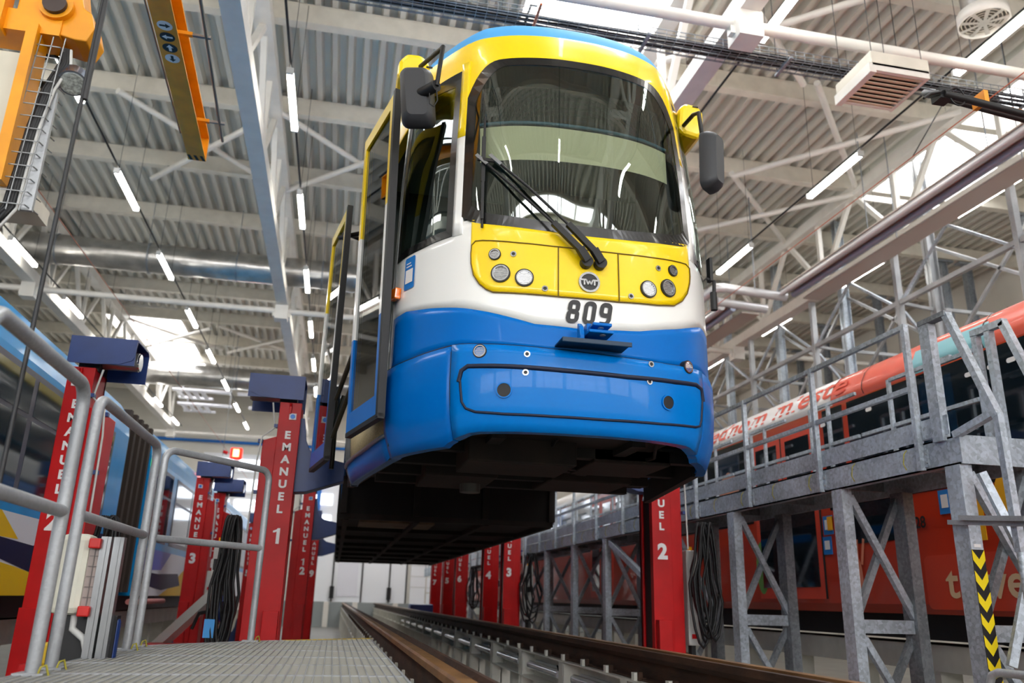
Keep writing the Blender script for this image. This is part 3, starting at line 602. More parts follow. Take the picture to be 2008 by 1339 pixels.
# --- mirrors on yellow ears ---
def mirror(s):
    X = lambda x: XC+s*(x)
    e = MB().prism([(0, 0), (.02, .16), (.07, .21), (.20, .20), (.24, .14), (.24, -.02), (.18, -.06), (.05, -.04)] if s > 0 else [(0, 0), (.02, .12), (.07, .17), (.17, .17), (.22, .10), (.22, -.02), (.14, -.03)], lambda a, b, t: (X(.90+a) if s < 0 else X(.79+a*.8), 4.52+t, 3.20+b if s < 0 else 3.10+b), 0, .30)
    ear = e.build('mirror_ear', YEL, TR, bevel=.03)
    mm = MB().box(min(X(.90), X(.94)), max(X(.90), X(.94)), 4.515, 4.525, 3.275, 3.283); mm.build('slot', BLACK, ear)
    if s > 0:
        hx, hy, hz = XC+.85, 4.16, 2.645; pts = [(XC+.83, 4.52, 3.12), (XC+.80, 4.3, 3.06), (XC+.79, 4.2, 3.01), (XC+.80, 4.16, 2.66)]
    else:
        hx, hy, hz = XC-1.0, 4.30, 2.905; pts = [(XC-.98, 4.50, 3.26), (XC-.88, 4.2, 3.19), (XC-.875, 4.12, 3.15), (XC-.895, 4.16, 2.90)]
    MB().tube(pts, .014, 10).build('mirror_arm', BLACK, TR)
    # housing: a rounded shallow box, back toward the camera
    P = rrect(0, 0, .105 if s < 0 else .085, .20 if s < 0 else .205, .05, 5); mb = MB(); lay = [(.0, .60), (.018, .80), (.05, .95), (.085, 1.0), (.10, .99)]
    yaw = math.radians(-14 if s < 0 else 38); cx, sn = math.cos(yaw), math.sin(yaw); tilt = -.10 if s < 0 else .06
    vs = []
    for d, k in lay:
        for a, b in P: a2 = a*k+(b*tilt); vs.append((hx+a2*cx-(d-.05)*sn*1, hy+a2*sn+(d-.05)*cx, hz+b*(k*.5+.5)))
    n = len(P); L = len(lay)
    mb.add(vs, [(i*n+k, i*n+(k+1) % n, (i+1)*n+(k+1) % n, (i+1)*n+k) for i in range(L-1) for k in range(n)], True)
    mb.add(vs[:n], [tuple(range(n))[::-1]]); mb.add(vs[-n:], [tuple(range(n))])
    h = mb.build('mirror_housing', mat('mirror_plastic', (44, 46, 50), .5), TR)
    jx = pts[-1]; MB().tube([(jx[0], jx[1], jx[2]), (hx, hy, hz)], .035, 12).build('mirror_joint', BLACK, h)
    MB().tube([(jx[0], jx[1], jx[2]-.03), (jx[0]+.01, jx[1], jx[2]-.10), (jx[0]-.01, jx[1]-.005, jx[2]-.15), (jx[0]-.035, jx[1], jx[2]-.13), (jx[0]-.04, jx[1], jx[2]-.06)], .004, 6).build('mirror_cable', BLACK, h)
mirror(-1); mirror(1)
# orange side indicator, blue sticker
m = MB(); p, u, v, nn = tz_frame(-1.33, 1.765); m.prism([(-.05, -.03), (.045, -.04), (.055, .03), (-.03, .045)], lambda a, b, t: tuple(p+u*a+v*b+nn*t), 0, .04); m.build('side_indicator', mat('amber_lens', (240, 120, 10), .15, coat=1), TR, bevel=.008)
m = MB(); tz_shape(m, [rrect(-1.185, 1.865, .055, .105, .012, 3)], .006); st = m.build('sticker', mat('sticker_blue', (30, 120, 200), .4), TR, fix=False)
m = MB(); tz_shape(m, [[(-1.225, 1.80), (-1.145, 1.80), (-1.145, 1.888), (-1.225, 1.888)]], .008); tz_shape(m, [[(-1.22, 1.905), (-1.16, 1.905), (-1.16, 1.912), (-1.22, 1.912)], [(-1.22, 1.925), (-1.17, 1.925), (-1.17, 1.932), (-1.22, 1.932)]], .008); m.build('sticker_field', LETW, st, fix=False)
p = Vector(S(1.15, 2.02, .03)); MB().tube([p, p+Vector((.04, -.02, -.02)), p+Vector((.03, -.02, -.20))], .012, 8).tube([p+Vector((.03, -.02, -.10)), p+Vector((.03, -.02, -.22))], .022, 10).box(p.x+.01, p.x+.03, p.y-.03, p.y+.02, p.z-.02, p.z+.14).build('side_camera', BLACK, TR)
# --- open door leaves ---
def leaf(a, b, z0, z1, lean=0):
    a, b = Vector(a), Vector(b); d = (b-a).normalized(); n = Vector((-d.y, d.x)); L = (b-a).length
    fn = lambda u_, z, t: tuple(Vector((a.x, a.y, 0))+Vector((d.x, d.y, 0))*u_+Vector((n.x, n.y, 0))*t+Vector((lean*(z-z0), 0, z)))
    def fr(name, m, u0, u1, w0, w1, th=.035, par=TR): return MB().prism([(u0, w0), (u1, w0), (u1, w1), (u0, w1)], fn, -th/2, th/2).build(name, m, par)
    f0 = fr('door_leaf_seal', BLACK, -.03, .012, z0-.02, z1+.01, .045); fr('door_leaf_bottom_seal', BLACK, -.03, L, z0-.03, z0, .04, f0)
    fr('frame_blue', BLUE, .012, .075, z0, z0+.62, par=f0); fr('frame_white', WHT, .012, .075, z0+.62, z0+1.35, par=f0); fr('frame_yellow', YEL, .012, .075, z0+1.35, z1, par=f0)
    fr('frame_blue', BLUE, .075, L, z0, z0+.12, par=f0); fr('frame_yellow', YEL, .075, L, z1-.09, z1, par=f0)
    fr('frame_blue', BLUE, L-.045, L, z0+.12, z0+.62, par=f0); fr('frame_white', WHT, L-.045, L, z0+.62, z0+1.35, par=f0); fr('frame_yellow', YEL, L-.045, L, z0+1.35, z1-.09, par=f0)
    fr('leaf_pane', glass('door_glass', (168, 190, 184), 1.6), .075, L-.045, z0+.12, z1-.09, .008, par=f0)
leaf((.175, 4.63), (.01, 5.30), 1.0, 3.13, -.02); leaf((-.135, 6.28), (-.26, 6.95), 1.0, 3.08)
hr = mat('handrail_dark', (60, 56, 44), .4, .3)
MB().tube([(.06, 5.2, 1.95), (.02, 5.6, 1.72), (-.10, 6.15, 1.42)], .018, 10).build('door_handrail', hr, TR); MB().tube([(.06, 5.2, 1.66), (.02, 5.6, 1.45), (-.10, 6.1, 1.12)], .018, 10).build('door_handrail', hr, TR)
MB().tube([(-.20, 6.6, 3.0), (0.02, 6.7, 2.98)], .018, 8).tube([(-.20, 6.5, 2.9), (-.02, 6.25, 2.85)], .02, 8).build('door_arm', BLACK, TR)
MB().tube([(-.10, 6.9, 1.0), (-.10, 6.9, 1.7)], .02, 8).tube([(-.16, 6.8, 1.1), (-.05, 6.8, 1.6)], .02, 8).build('door_post', hr, TR)
# --- underframe ---
m = MB().box(XC-1.0, XC+1.0, 4.75, 6.35, .93, 1.0).box(XC-1.2, XC+1.2, 6.35, 9.5, 1.31, 1.35).box(XC-1.15, XC+1.15, 6.33, 6.36, .9, 1.35).box(XC-.62, XC+.62, 4.3, 4.8, .90, .96); m.build('floor_pan', DARK, TR)
m = MB()
for s in (-1, 1): m.beam((XC+s*.95, 4.85, .86), (XC+s*1.18, 6.3, .86), .05, .16)
for y in (4.75, 5.3, 5.8, 6.27): m.box(XC-1.0, XC+1.0, y, y+.08, .84, .94)
m.box(XC-.45, XC-.37, 4.4, 6.3, .86, .94).box(XC+.37, XC+.45, 4.4, 6.3, .86, .94)
m.build('underframe_beam', DARK, TR)
for q_ in ((-.55, .1, 4.6, 5.1, .76, .92), (.25, .75, 4.75, 5.3, .82, .92), (-.7, -.2, 5.5, 6.2, .80, .93), (.2, .8, 5.6, 6.2, .82, .93)): MB().box(XC+q_[0], XC+q_[1], *q_[2:]).build('equipment_box', DARK2, TR, bevel=.01)
MB().tube([(XC+.55, 4.45, .95), (XC+.58, 4.6, .84), (XC+.6, 4.9, .86)], .012, 8).tube([(XC-.05, 4.5, .9), (XC-.05, 4.9, .8), (XC+.3, 5.2, .84)], .012, 8).build('underfloor_hose', BLACK, TR)
MB().tube([(XC-.33, 5.9, .92), (XC-.33, 5.9, .74)], .075, 16).tube([(XC-.33, 5.9, .90), (XC-.33, 5.9, .88)], .11, 16).build('sand_pipe', mat('pipe_grey', (90, 92, 90), .5, .4), TR)
# low floor section behind
m = MB().box(XC-1.27, XC+1.24, 9.5, 22.0, .88, 1.4)
m.build('low_floor_box', mat('box_dark', (14, 10, 8), .8, noise=.4, nscale=3), TR)
m = MB()
for y in (9.46, 11.2, 12.9, 14.6, 16.3, 18.1, 20, 21.9): m.box(XC-1.25, XC+1.22, y, y+.07, .83, .89)
for x in (-1.2, -.4, .4, 1.15): m.box(XC+x, XC+x+.06, 9.5, 22, .82, .89)
for x in (-1.24, -.42, .38, 1.17): m.box(XC+x, XC+x+.07, 9.44, 9.5, .89, 1.35)
m.build('low_floor_rib', DARK2, TR); MB().box(XC-1.0, XC-.1, 10.1, 10.9, .855, .88).build('cover_plate', mat('plate_brown', (120, 100, 80), .7, noise=.3), TR)
MB().box(XC-1.2, XC+1.2, 9.4, 21.5, 1.4, 3.2).build('dark_interior_block', BLACKG, TR)  # solid black block added inside the shell to keep the interior dark
# ================= red lifting columns =================
ONE = [(-.17, .50), (-.17, .575), (-.02, .64), (.03, .70), (.14, .70), (.14, 0), (-.01, 0), (-.01, .545), (-.08, .51)]
def digit(m, ch, size, org):
    if ch == '1': m.add([(org[0]+(a-.02)*size, org[1], org[2]+b*size) for a, b in ONE], [tuple(range(9))])
    else: put_text(m, ch, size, org, (1, 0, 0), (0, 0, 1), .05)
def lift(x, y, s, num, label, head=True, reach=.42, az=0):
    t = thing('lifting_column', label, 'lifting column', group='red lifting columns')
    X = lambda a: x+s*a
    def bx(mb, a, b, y0, y1, z0, z1): return mb.box(min(X(a), X(b)), max(X(a), X(b)), y+y0, y+y1, z0, z1)
    m = MB(); bx(m, 0, .19, 0, .07, FLOORZ, 1.635); bx(m, 0, .02, .27, .34, FLOORZ, 1.635); bx(m, .17, .19, .07, .34, FLOORZ, 1.635); bx(m, 0, .19, .30, .34, FLOORZ, 1.635)
    m.build('mast', RED, t, bevel=.004)
    m = MB(); bx(m, .02, .17, .07, .30, FLOORZ, 1.6); m.build('mast_slot', BLACK, t)
    m = MB(); m.prism([(.19, FLOORZ), (.305, FLOORZ), (.305, 1.29), (.19, 1.33)], lambda a, b, q: (X(a), y+q, b), .03, .36); m.build('side_cabinet', RED, t, bevel=.004)
    m = MB(); bx(m, .01, .135, -.09, 0, FLOORZ, -.13); m.build('foot_block', RED, t, bevel=.004)
    m = MB(); bx(m, -.1, .5, -.2, .8, FLOORZ, FLOORZ+.12); m.build('base_frame', RED, t)
    if head:
        m = MB(); prof = [(-.04, 1.66), (-.045, 1.80), (-.02, 1.872), (.34, 1.885), (.39, 1.85), (.40, 1.62)]
        P = [(a, b) for a, b in prof]
        m.sheet(P, lambda a, b, q: (X(q), y+a, b-(0)), .012, -.01, .47)
        m.prism([(-.01, 1.655), (.19, 1.655), (.36, 1.665), (.45, 1.70), (.47, 1.74), (.47, 1.87), (-.01, 1.87)], lambda a, b, q: (X(a), y+q, b), -.047, -.035)
        h = m.build('head_cover', NAVY, t, fix=True)
        m = MB().tube([(X(.20), y+.16, 1.74), (X(.455), y+.16, 1.74)], .075, 20); mo = m.build('drive_motor', ALU, t)
        m = MB().tube([(X(.455), y+.16, 1.74), (X(.468), y+.16, 1.74)], .068, 20); m.build('fan_grille', CHROME, mo)
        m = MB(); bx(m, .05, .2, .05, .28, 1.62, 1.7); m.build('gearbox', BLACK, t)
    m = MB(); bx(m, .04, .10, -.012, 0, 1.48, 1.535); st = m.build('warning_sticker', LETW, t); m = MB().tube([(X(.07), y-.012, 1.507), (X(.07), y-.016, 1.507)], .021, 20); m.build('sticker_disc', mat('signal_blue', (20, 120, 215), .4), st)
    m = MB().tube([(X(.095), y-.03, 1.62), (X(.095), y, 1.55)], .012, 8).box(X(.095)-.008, X(.095)+.008, y-.03, y, 1.53, 1.62); m.build('lifting_lug', RED, t)
    # lettering: stacked word, then the number
    m = MB(); cx = X(.095); z = 1.345
    zs = [1.345-.107*i for i in range(7)]
    for ch, zz in zip('EMANUEL', zs): put_text(m, ch, .092, (cx, y-.004, zz-.034), (1, 0, 0), (0, 0, 1), .042, sx=1.08)
    if len(num) == 1: digit(m, num, .185, (cx, y-.004, .41))
    else:
        digit(m, num[0], .15, (cx, y-.004, .455)); digit(m, num[1], .15, (cx, y-.004, .32))
    m.build('lettering', LETW, t, fix=False)
    # carriage and arm reaching under the tram
    m = MB(); w_ = -reach
    m.prism([(0.02, .86), (0.02, 1.52), (-.03, 1.52), (-.06, 1.33), (-.10, 1.24), (-.17, 1.19), (w_, 1.14), (w_, .98), (-.1, .87)], lambda a, b, q: (X(a), y+q, b+az), .10, .30)
    m.build('lifting_arm', NAVY, t, bevel=.004)
    m = MB(); m.tube([(X(.25), y-.01, 1.62), (X(.23), y-.015, 1.50), (X(.21), y-.005, 1.40), (X(.31), y-.02, 1.31), (X(.33), y-.02, 1.1), (X(.34), y-.02, .5)], .008, 6); m.build('conduit', PLAST, t)
    m = MB()
    for zz in (1.40, 1.26, .82): bx(m, .30 if zz < 1.3 else .19, .34 if zz < 1.3 else .22, -.02, .03, zz, zz+.03)
    m.build('conduit_clip', NAVY, t)
    return t
CX = (-.411, 2.87)
LC = [(-.411, 7.35, -1, '1', 'tall red column lettered EMANUEL 1 with blue hood, just left of the raised tram', True),
      (-.411, 13.8, -1, '12', 'red column lettered EMANUEL 12, directly behind column 1', True),
      (-.411, 19.6, -1, '9', 'small distant red column lettered EMANUEL 9, behind column 12', True),
      (2.87, 7.35, 1, '2', 'red column with a large 2 beside the black cables, right of the tram', True),
      (2.87, 14.4, 1, '3', 'red column with number 3, right of the rails, nearest of the far five', True),
      (2.87, 16.4, 1, '4', 'red column with number 4, touching column 3 on its left', True),
      (2.87, 20.3, 1, '6', 'distant red column lettered EMANUEL 6, left of columns 3 and 4', True),
      (2.87, 22.6, 1, '5', 'distant red column with number 5, between 7 and 6', True),
      (2.87, 25.4, 1, '7', 'farthest red column, number 7, next to the rail end', True),
      (-2.13, 6.6, 1, '2', 'red column with partly hidden EMANUEL 2 behind the nearest handrails at left', True),
      (-2.13, 12.9, 1, '3', 'red column lettered EMANUEL 3 seen through the smallest handrail', True),
      (-2.13, 14.8, 1, '4', 'unreadable red column with blue hood, hidden behind EMANUEL 3', True),
      (-2.13, 21.0, 1, '5', 'far small blue-hooded red column left of column 1', True)]
for i, (x, y, s, n, lab, h) in enumerate(LC): lift(x, y, s, n, lab, h, .42 if x > -1 else .25, (.16 if x > 2 else 0) if x > -1 else -2.08)
# control boxes with hanging cables
def cables(x, y, z1, n, label, spread=.10, drop=1.2):
    rnd = random.Random(int(y*10)); m = MB()
    for k in range(n):
        dx = rnd.uniform(-spread, spread)*.6; w = rnd.uniform(.04, spread); zb = z1-drop*rnd.uniform(.75, 1.0); yy = y+rnd.uniform(-.06, .06); P = []
        for q in range(17):
            a = math.pi*2*q/16; zc = (z1+zb)/2; P.append((x+dx+w*math.sin(a)*(1.2 if math.cos(a) < 0 else .6), yy+.01*math.sin(3*a), zc+(z1-zb)/2*math.cos(a)))
        m.tube(P, .012, 6, cap=False)
    return tag(m.build('cable_bundle', BLACK), label, 'cables')
cables(3.34, 7.25, .74, 9, 'looped black cables hanging on the right side of column 2', .12, 1.1)
cables(3.32, 14.3, .80, 7, 'looped black cables hanging beside column 3, by the rail', .14, 1.2)
cables(3.30, 20.2, .75, 6, 'black cable loops beside distant column 6', .12, 1.1)
cables(-.86, 7.25, .62, 10, 'thick bundle of black cables hanging left of column 1', .08, 1.15)
cables(-1.62, 12.8, .35, 6, 'black cables hanging beside column 3 of the left track', .09, .9)
cables(-1.66, 6.6, .52, 6, 'coiled black cables beside the cream cabinet at left', .08, .5)
def cbox(x0, x1, y, z0, z1, label, tilt=0):
    t = thing('control_box', label, 'control box'); MB().box(x0, x1, y, y+.16, z0, z1).build('enclosure', PLAST, t, bevel=.01)
    MB().tube([((x0+x1)/2, y+.05, z1), ((x0+x1)/2, y+.05, z1+.035)], .022, 12).build('beacon', mat('amber', (250, 180, 10), .3), t)
    MB().box((x0+x1)/2-.03, (x0+x1)/2+.03, y-.03, y, (z0+z1)/2, (z0+z1)/2+.09).build('socket', BLACK, t); MB().box(x0+.03, x0+.07, y-.01, y, z0+.06, z0+.1).build('emergency_stop', RED, t)
    MB().box((x0+x1)/2-.02, (x0+x1)/2+.02, y+.04, y+.12, FLOORZ, z0).build('stand', BLACK, t); return t
cbox(-1.02, -.93, 7.5, -.05, .42, 'tall light grey control box standing left of column 1 behind black cables')
cbox(3.24, 3.36, 7.45, -.35, .50, 'light grey control box beside column 2')
cbox(-1.78, -1.52, 12.7, -.02, .30, 'light grey control box with a yellow beacon beside column 3 of the left track')
cbox(3.26, 3.42, 14.5, -.30, .60, 'pale control box beside column 3 near the right rail')
t = thing('lift_trolley', 'grey sloping trolley handle with blue wheel between columns 3 and 1 at left', 'trolley')
MB().beam((-1.75, 9.6, -.55), (-1.15, 9.0, .0), .10, .10).build('drawbar', PLAST, t); MB().tube([(-1.35, 9.1, -.35), (-1.3, 9.1, -.2), (-1.12, 9.05, -.16)], .018, 8).build('handle', BLACK, t)
MB().tube([(-1.10, 9.0, -.15), (-1.06, 9.0, -.15)], .13, 24).build('wheel', NAVY, t); MB().box(-1.8, -.9, 9.1, 9.5, FLOORZ, -.5).build('chassis', RED, t)
tag(MB().box(-.98, -.90, 7.2, 7.28, -.34, -.2).build('bottle_crate', mat('label_blue', (60, 150, 220), .5)), 'small bright blue box near the foot of column 1', 'box')
tag(MB().box(2.12, 2.75, 23.6, 24.3, FLOORZ, -.15).build('blue_pallet_truck', NAVY, bevel=.03), 'dark blue low machine next to distant column 7', 'machine')
# ================= rails on their supports =================
def rail(xh, s, label):      # xh = gauge side of head; s = +1 right rail, -1 left rail (outer side)
    t = thing('rail', label, 'rail'); Z = -.265
    def pr(P): return MB().prism([(xh+s*a, Z+b) for a, b in P], lambda a, b, q: (a, q, b), .6, 40.2)
    # head, groove and lip, web, foot
    pr([(0, 0), (.056, 0), (.062, -.012), (.062, -.04), (.035, -.055), (-.0, -.05)]).build('rail_head', RAILTOP, t)
    pr([(-.085, -.005), (-.062, -.003), (-.05, -.045), (.0, -.05), (.035, -.055), (.02, -.07), (-.05, -.07), (-.085, -.04)]).build('guard_lip', RUST, t)
    pr([(-.01, -.06), (.022, -.06), (.022, -.17), (-.01, -.17)]).build('rail_web', RUST, t)
    pr([(-.075, -.17), (.085, -.17), (.085, -.183), (-.075, -.183)]).build('rail_foot', RUST, t)
    for k in range(36):
        y = 1.2+.56*k; MB().box(xh-s*.075-.012, xh-s*.075+.012, y, y+.03, -.45, -.40).box(xh-s*.06-.02, xh-s*.06+.02, y-.01, y+.04, -.445, -.43).build('rail_clip', RUST, t)
        MB().box(xh+s*.085-.012, xh+s*.085+.012, y, y+.03, -.45, -.40).build('rail_clip', RUST, t)
    return t
rail(.505, -1, 'brown rusty grooved rail nearest the metal platform'); rail(1.975, 1, 'brown rusty grooved rail on the right, in front of columns 2, 3 and 4')
WS = mat('white_support_paint', (216, 214, 204), .4, noise=.1, nscale=5)
def support(x, s, label):
    t = thing('rail_support', label, 'rail support')
    m = MB().box(x-.11, x+.11, .6, 40.2, -.462, -.45).box(x-.11, x+.11, .6, 40.2, -.69, -.678).box(x+s*.03-.006, x+s*.03+.006, .6, 40.2, -.68, -.462)
    m.build('support_beam', WS, t)
    for k in range(40):
        y = .68+1.53*k
        if y > 40: break
        m = MB().box(x-.105, x+.105, y, y+.012, -.68, -.462).box(x-.105, x+.105, y+.12, y+.132, -.68, -.462).box(x-.108, x-.10, y, y+.13, -.68, -.462); m.build('stiffener', WS, t)
        m = MB().box(x-.105, x+.105, y, y+.012, FLOORZ, -.69).box(x-.006, x+.006, y, y+.13, FLOORZ, -.69).box(x-.105, x+.105, y+.12, y+.132, FLOORZ, -.69).box(x-.02, x-.012, y+.13, y+.95, FLOORZ, -.69); m.build('support_post', WS, t)
    for k in range(36): MB().box(x-.10, x-.055, 1.2+.56*k+.04, 1.2+.56*k+.09, -.45, -.405).build('clamp_block', WS, t)
    return t
support(.51, 1, 'row of white painted steel posts carrying the left rail'); support(1.97, 1, 'row of white painted steel posts carrying the right rail')
proto = None
tubep = glass('pit_lamp_tube', (210, 214, 218), 1.5)
for k in range(14):
    y = 2.35+k*1.53
    if proto is None:
        t = proto = thing('pit_lamp', None, 'lamp'); MB().tube([(1.915, .12, -.575), (1.915, 1.22, -.575)], .04, 12).build('tube_cover', mat('frosted_tube', (205, 206, 208), .15, coat=1), t); MB().box(1.955, 1.975, .15, 1.2, -.62, -.53).build('lamp_back', PLAST, t)
    else: t = copy_tree(proto)
    t.location = (0, y, 0); tag(t, 'unlit frosted tube lamp under the right rail, %s from the camera' % ORD[k], 'lamp', 'lamps under the right rail')
    c = MB().tube([(1.86, y+.02, -.5), (1.88, y+.06, -.53), (1.9, y+.08, -.56)], .008, 6).build('lamp_lead', BLACK, t); c.location = (0, -y, 0)
# things down in the pit
tag(MB().box(1.0, 1.5, 6.0, 6.5, FLOORZ, -.75).build('red_pit_jack', RED, bevel=.02), 'red machine down between the white support posts', 'machine')
tag(MB().box(2.2, 2.8, 4.2, 5.2, FLOORZ, -.72).build('red_tool_case', RED, bevel=.02), 'red case on the pit floor behind the white posts', 'case')
# ================= grating platform and handrails =================
def grating():
    t = thing('working_platform', 'galvanized grating platform with a yellow edge in the foreground', 'platform')
    Z = -.29; poly = [(-1.06, .4), (-1.06, 5.08), (-.52, 5.80), (.30, 6.42), (.30, .4)]
    def yr(x):  # y range at x
        hi = 5.08+(x+1.06)*(.72/.54) if x < -.52 else 5.80+(x+.52)*(.62/.82); return .4, hi
    m = MB(); x = -1.03
    while x < .30: a, b = yr(x); m.box(x-.0017, x+.0017, a, b, Z-.008, Z+.003); x += .034
    m.build('cross_rod', GALV2, t, fix=False)
    m = MB(); y = .45
    while y < 6.4:
        x0 = -1.06 if y < 5.08 else (-1.06+(y-5.08)*.54/.72 if y < 5.80 else -.52+(y-5.8)*.82/.62)
        m.box(x0, .30, y-.0015, y+.0015, Z-.03, Z); y += .03
    m.build('bearing_bar', mat('grating_steel', (150, 148, 138), .4, .3), t, fix=False)
    m = MB(); y = .9
    while y < 6.2:
        x1 = .30; x0 = -1.06 if y < 5.08 else (-1.06+(y-5.08)*.54/.72 if y < 5.80 else -.52+(y-5.8)*.82/.62)
        m.box(x0, x1, y, y+.03, Z-.02, Z+.002); y += .5
    m.build('panel_joint', GALV2, t)
    e = MB()
    for a, b in zip(poly, poly[1:]): e.beam((a[0], a[1], Z-.02), (b[0], b[1], Z-.02), .006, .045)
    e.build('edge_band', GALV2, t)
    e = MB().beam((-.30, 5.97, Z-.012), (.30, 6.43, Z-.012), .03, .03); e.build('yellow_edge', mat('edge_yellow', (214, 178, 40), .6, noise=.3), t)
    u = MB().box(-1.05, .29, .5, .56, Z-.16, Z-.04).box(-1.05, .29, 3, 3.06, Z-.16, Z-.04).box(-1.04, .28, 4.9, 4.96, Z-.16, Z-.04).box(-1.05, .29, 1.8, 1.86, Z-.16, Z-.04); u.build('under_frame', GALVD, t)
    for px, py in ((-1.0, .53), (.25, .53), (-1.0, 4.93), (.25, 4.93)): MB().box(px-.03, px+.03, py-.03, py+.03, FLOORZ, Z-.16).build('leg', GALVD, t)
grating()
def loop_rail(A, B, zt, zm, label, r=.024, rb=.07):
    A, B = Vector(A), Vector(B); d = (B-A).normalized(); zb = -.29; t = thing('handrail', label, 'handrail')
    P = [A+Vector((0, 0, zb-A.z))]
    def corner(p, d0, d1):
        return [p+d0*(-rb)*(1-math.sin(a))+d1*rb*(1-math.cos(a)) for a in [math.pi/2*k/6 for k in range(7)]]
    up = Vector((0, 0, 1)); tA, tB = Vector((A.x, A.y, zt)), Vector((B.x, B.y, zt))
    P = [Vector((A.x, A.y, zb))]+[tA-up*rb+up*rb*math.sin(a)+d*rb*(1-math.cos(a)) for a in [math.pi/2*k/6 for k in range(7)]]+[tB-d*rb+d*rb*math.sin(a)-up*rb*(1-math.cos(a)) for a in [math.pi/2*k/6 for k in range(7)]]+[Vector((B.x, B.y, zb))]
    MB().tube(P, r, 16).build('rail_loop', GALV2, t)
    MB().tube([(A.x, A.y, zm), (B.x, B.y, zm)], r*.95, 16).build('mid_rail', GALV2, t)
    for p in (A, B): MB().box(p.x-.05, p.x+.05, p.y-.05, p.y+.05, zb, zb+.008).build('foot_plate', GALV2, t)
    for p in (A, B): w = MB(); w.tube([(p.x+.03, p.y-.04, zb), (p.x+.04, p.y-.05, zb+.03), (p.x+.05, p.y-.03, zb+.035), (p.x+.06, p.y-.02, zb)], .004, 6); w.build('earth_wire', mat('wire_green_yellow', (170, 160, 50), .5), t)
loop_rail((-1.01, 2.42, 0), (-1.01, 3.36, 0), .755, .275, 'nearest bent tube handrail at the far left of the platform', .0245, .08)
loop_rail((-1.02, 3.60, 0), (-1.01, 4.76, 0), .765, .285, 'middle bent tube handrail on the left edge of the platform', .0225)
loop_rail((-1.03, 5.08, 0), (-.49, 5.78, 0), .80, .29, 'farthest bent tube handrail, on the angled end of the platform', .0215)
# ================= cream cabinet with aluminium profiles =================
t = thing('pendant_control_cabinet', 'cream cabinet with red clips and two aluminium profiles behind the handrail', 'cabinet')
Yc = 4.15
MB().box(-1.235, -1.10, Yc, Yc+.14, -.11, .245).build('housing', mat('cream_plastic', (214, 212, 196), .5), t, bevel=.03)
MB().box(-1.105, -1.05, Yc+.01, Yc+.05, -.09, .22).build('clear_cover', mat('smoked_cover', (160, 145, 140), .2, coat=.6), t)
m = MB().box(-1.082, -1.078, Yc+.005, Yc+.012, -.08, .2)
for k in range(7): m.box(-1.10, -1.055, Yc+.005, Yc+.012, -.08+.045*k, -.076+.045*k)
m.build('terminal_row', mat('terminal_grey', (110, 100, 98), .5), t)
for z in (-.115, .18): MB().box(-1.105, -1.055, Yc-.03, Yc+.06, z, z+.045).build('red_clip', mat('clip_red', (200, 24, 16), .4), t, bevel=.006)
for x in (-1.04, -.985): m = MB().box(x-.022, x+.022, Yc+.0, Yc+.05, -.42, .235).box(x-.006, x+.006, Yc-.006, Yc, -.42, .235); m.build('aluminium_profile', ALU, t)
MB().tube([(-1.13, Yc+.05, -.11), (-1.13, Yc+.05, -.17), (-1.07, Yc+.03, -.21), (-1.05, Yc+.02, -.26), (-1.05, Yc+.02, -.42)], .016, 10).build('corrugated_hose', PLAST, t)
MB().box(-1.22, -.95, Yc+.05, Yc+.12, FLOORZ, -.11).build('stand', BLACK, t); MB().box(-1.0, -.94, Yc+.06, Yc+.12, -.4, -.12).build('rear_box', NAVY, t, bevel=.02)
t = tag(MB().box(-1.31, -1.21, 4.4, 4.5, -.34, -.24).build('yellow_switch', mat('switch_yellow', (232, 190, 10), .4), bevel=.012), 'small yellow switch box low beside the nearest handrail', 'switch')
MB().box(-1.21, -1.19, 4.4, 4.5, -.35, -.24).build('grey_cap', PLAST, t); MB().box(-1.40, -1.2, 4.45, 4.55, FLOORZ, -.34).build('red_stand', RED, t)
# ================= galvanized platform on the right =================
PT = thing('access_platform', 'long galvanized steel access platform on trestles in front of the red tram', 'platform')
X0, X1 = 3.95, 4.62
MB().box(X0, X0+.012, 4.6, 38, .93, 1.12).box(X0, X0+.07, 4.6, 38, .93, .942).box(X0, X0+.07, 4.6, 38, 1.108, 1.12).build('edge_channel', GALV, PT)
MB().box(X1-.012, X1, 4.6, 38, .93, 1.12).build('rear_channel', GALV, PT); MB().box(X0, X1, 4.588, 4.6, .93, 1.12).build('end_channel', GALV, PT)
MB().box(X0+.02, X1-.02, 4.62, 38, 1.10, 1.125).build('deck', GALVD, PT)
for k in range(30): MB().box(X0+.02, X1-.02, 5.2+1.1*k, 5.24+1.1*k, .98, 1.09).build('cross_member', GALVD, PT)
MB().box(X0-.004, X0+.004, 4.75, 38, 1.135, 1.275).build('toe_board', GALV, PT)
ys = [4.95+1.245*k for k in range(27)]
for i, y in enumerate(ys):
    m = MB().box(X0-.045, X0-.005, y-.02, y+.02, .93, 2.0+(.0 if i == 0 else 0)); m.build('railing_post', GALV, PT)
    m = MB().box(X0-.012, X0-.004, y-.06, y+.06, .95, 1.07); pl = m.build('post_bracket', GALV, PT)
    b = MB()
    for dy in (-.045, .045):
        for z in (.98, 1.04): b.tube([(X0-.012, y+dy, z), (X0-.022, y+dy, z)], .009, 6)
    b.build('bolt_head', GALV2, pl)
MB().box(X0-.04, X0-.005, ys[0], ys[-1], 1.965, 2.0).build('top_rail', GALV, PT); MB().box(X0-.04, X0-.005, ys[0], ys[-1], 1.50, 1.535).build('mid_rail', GALV, PT)
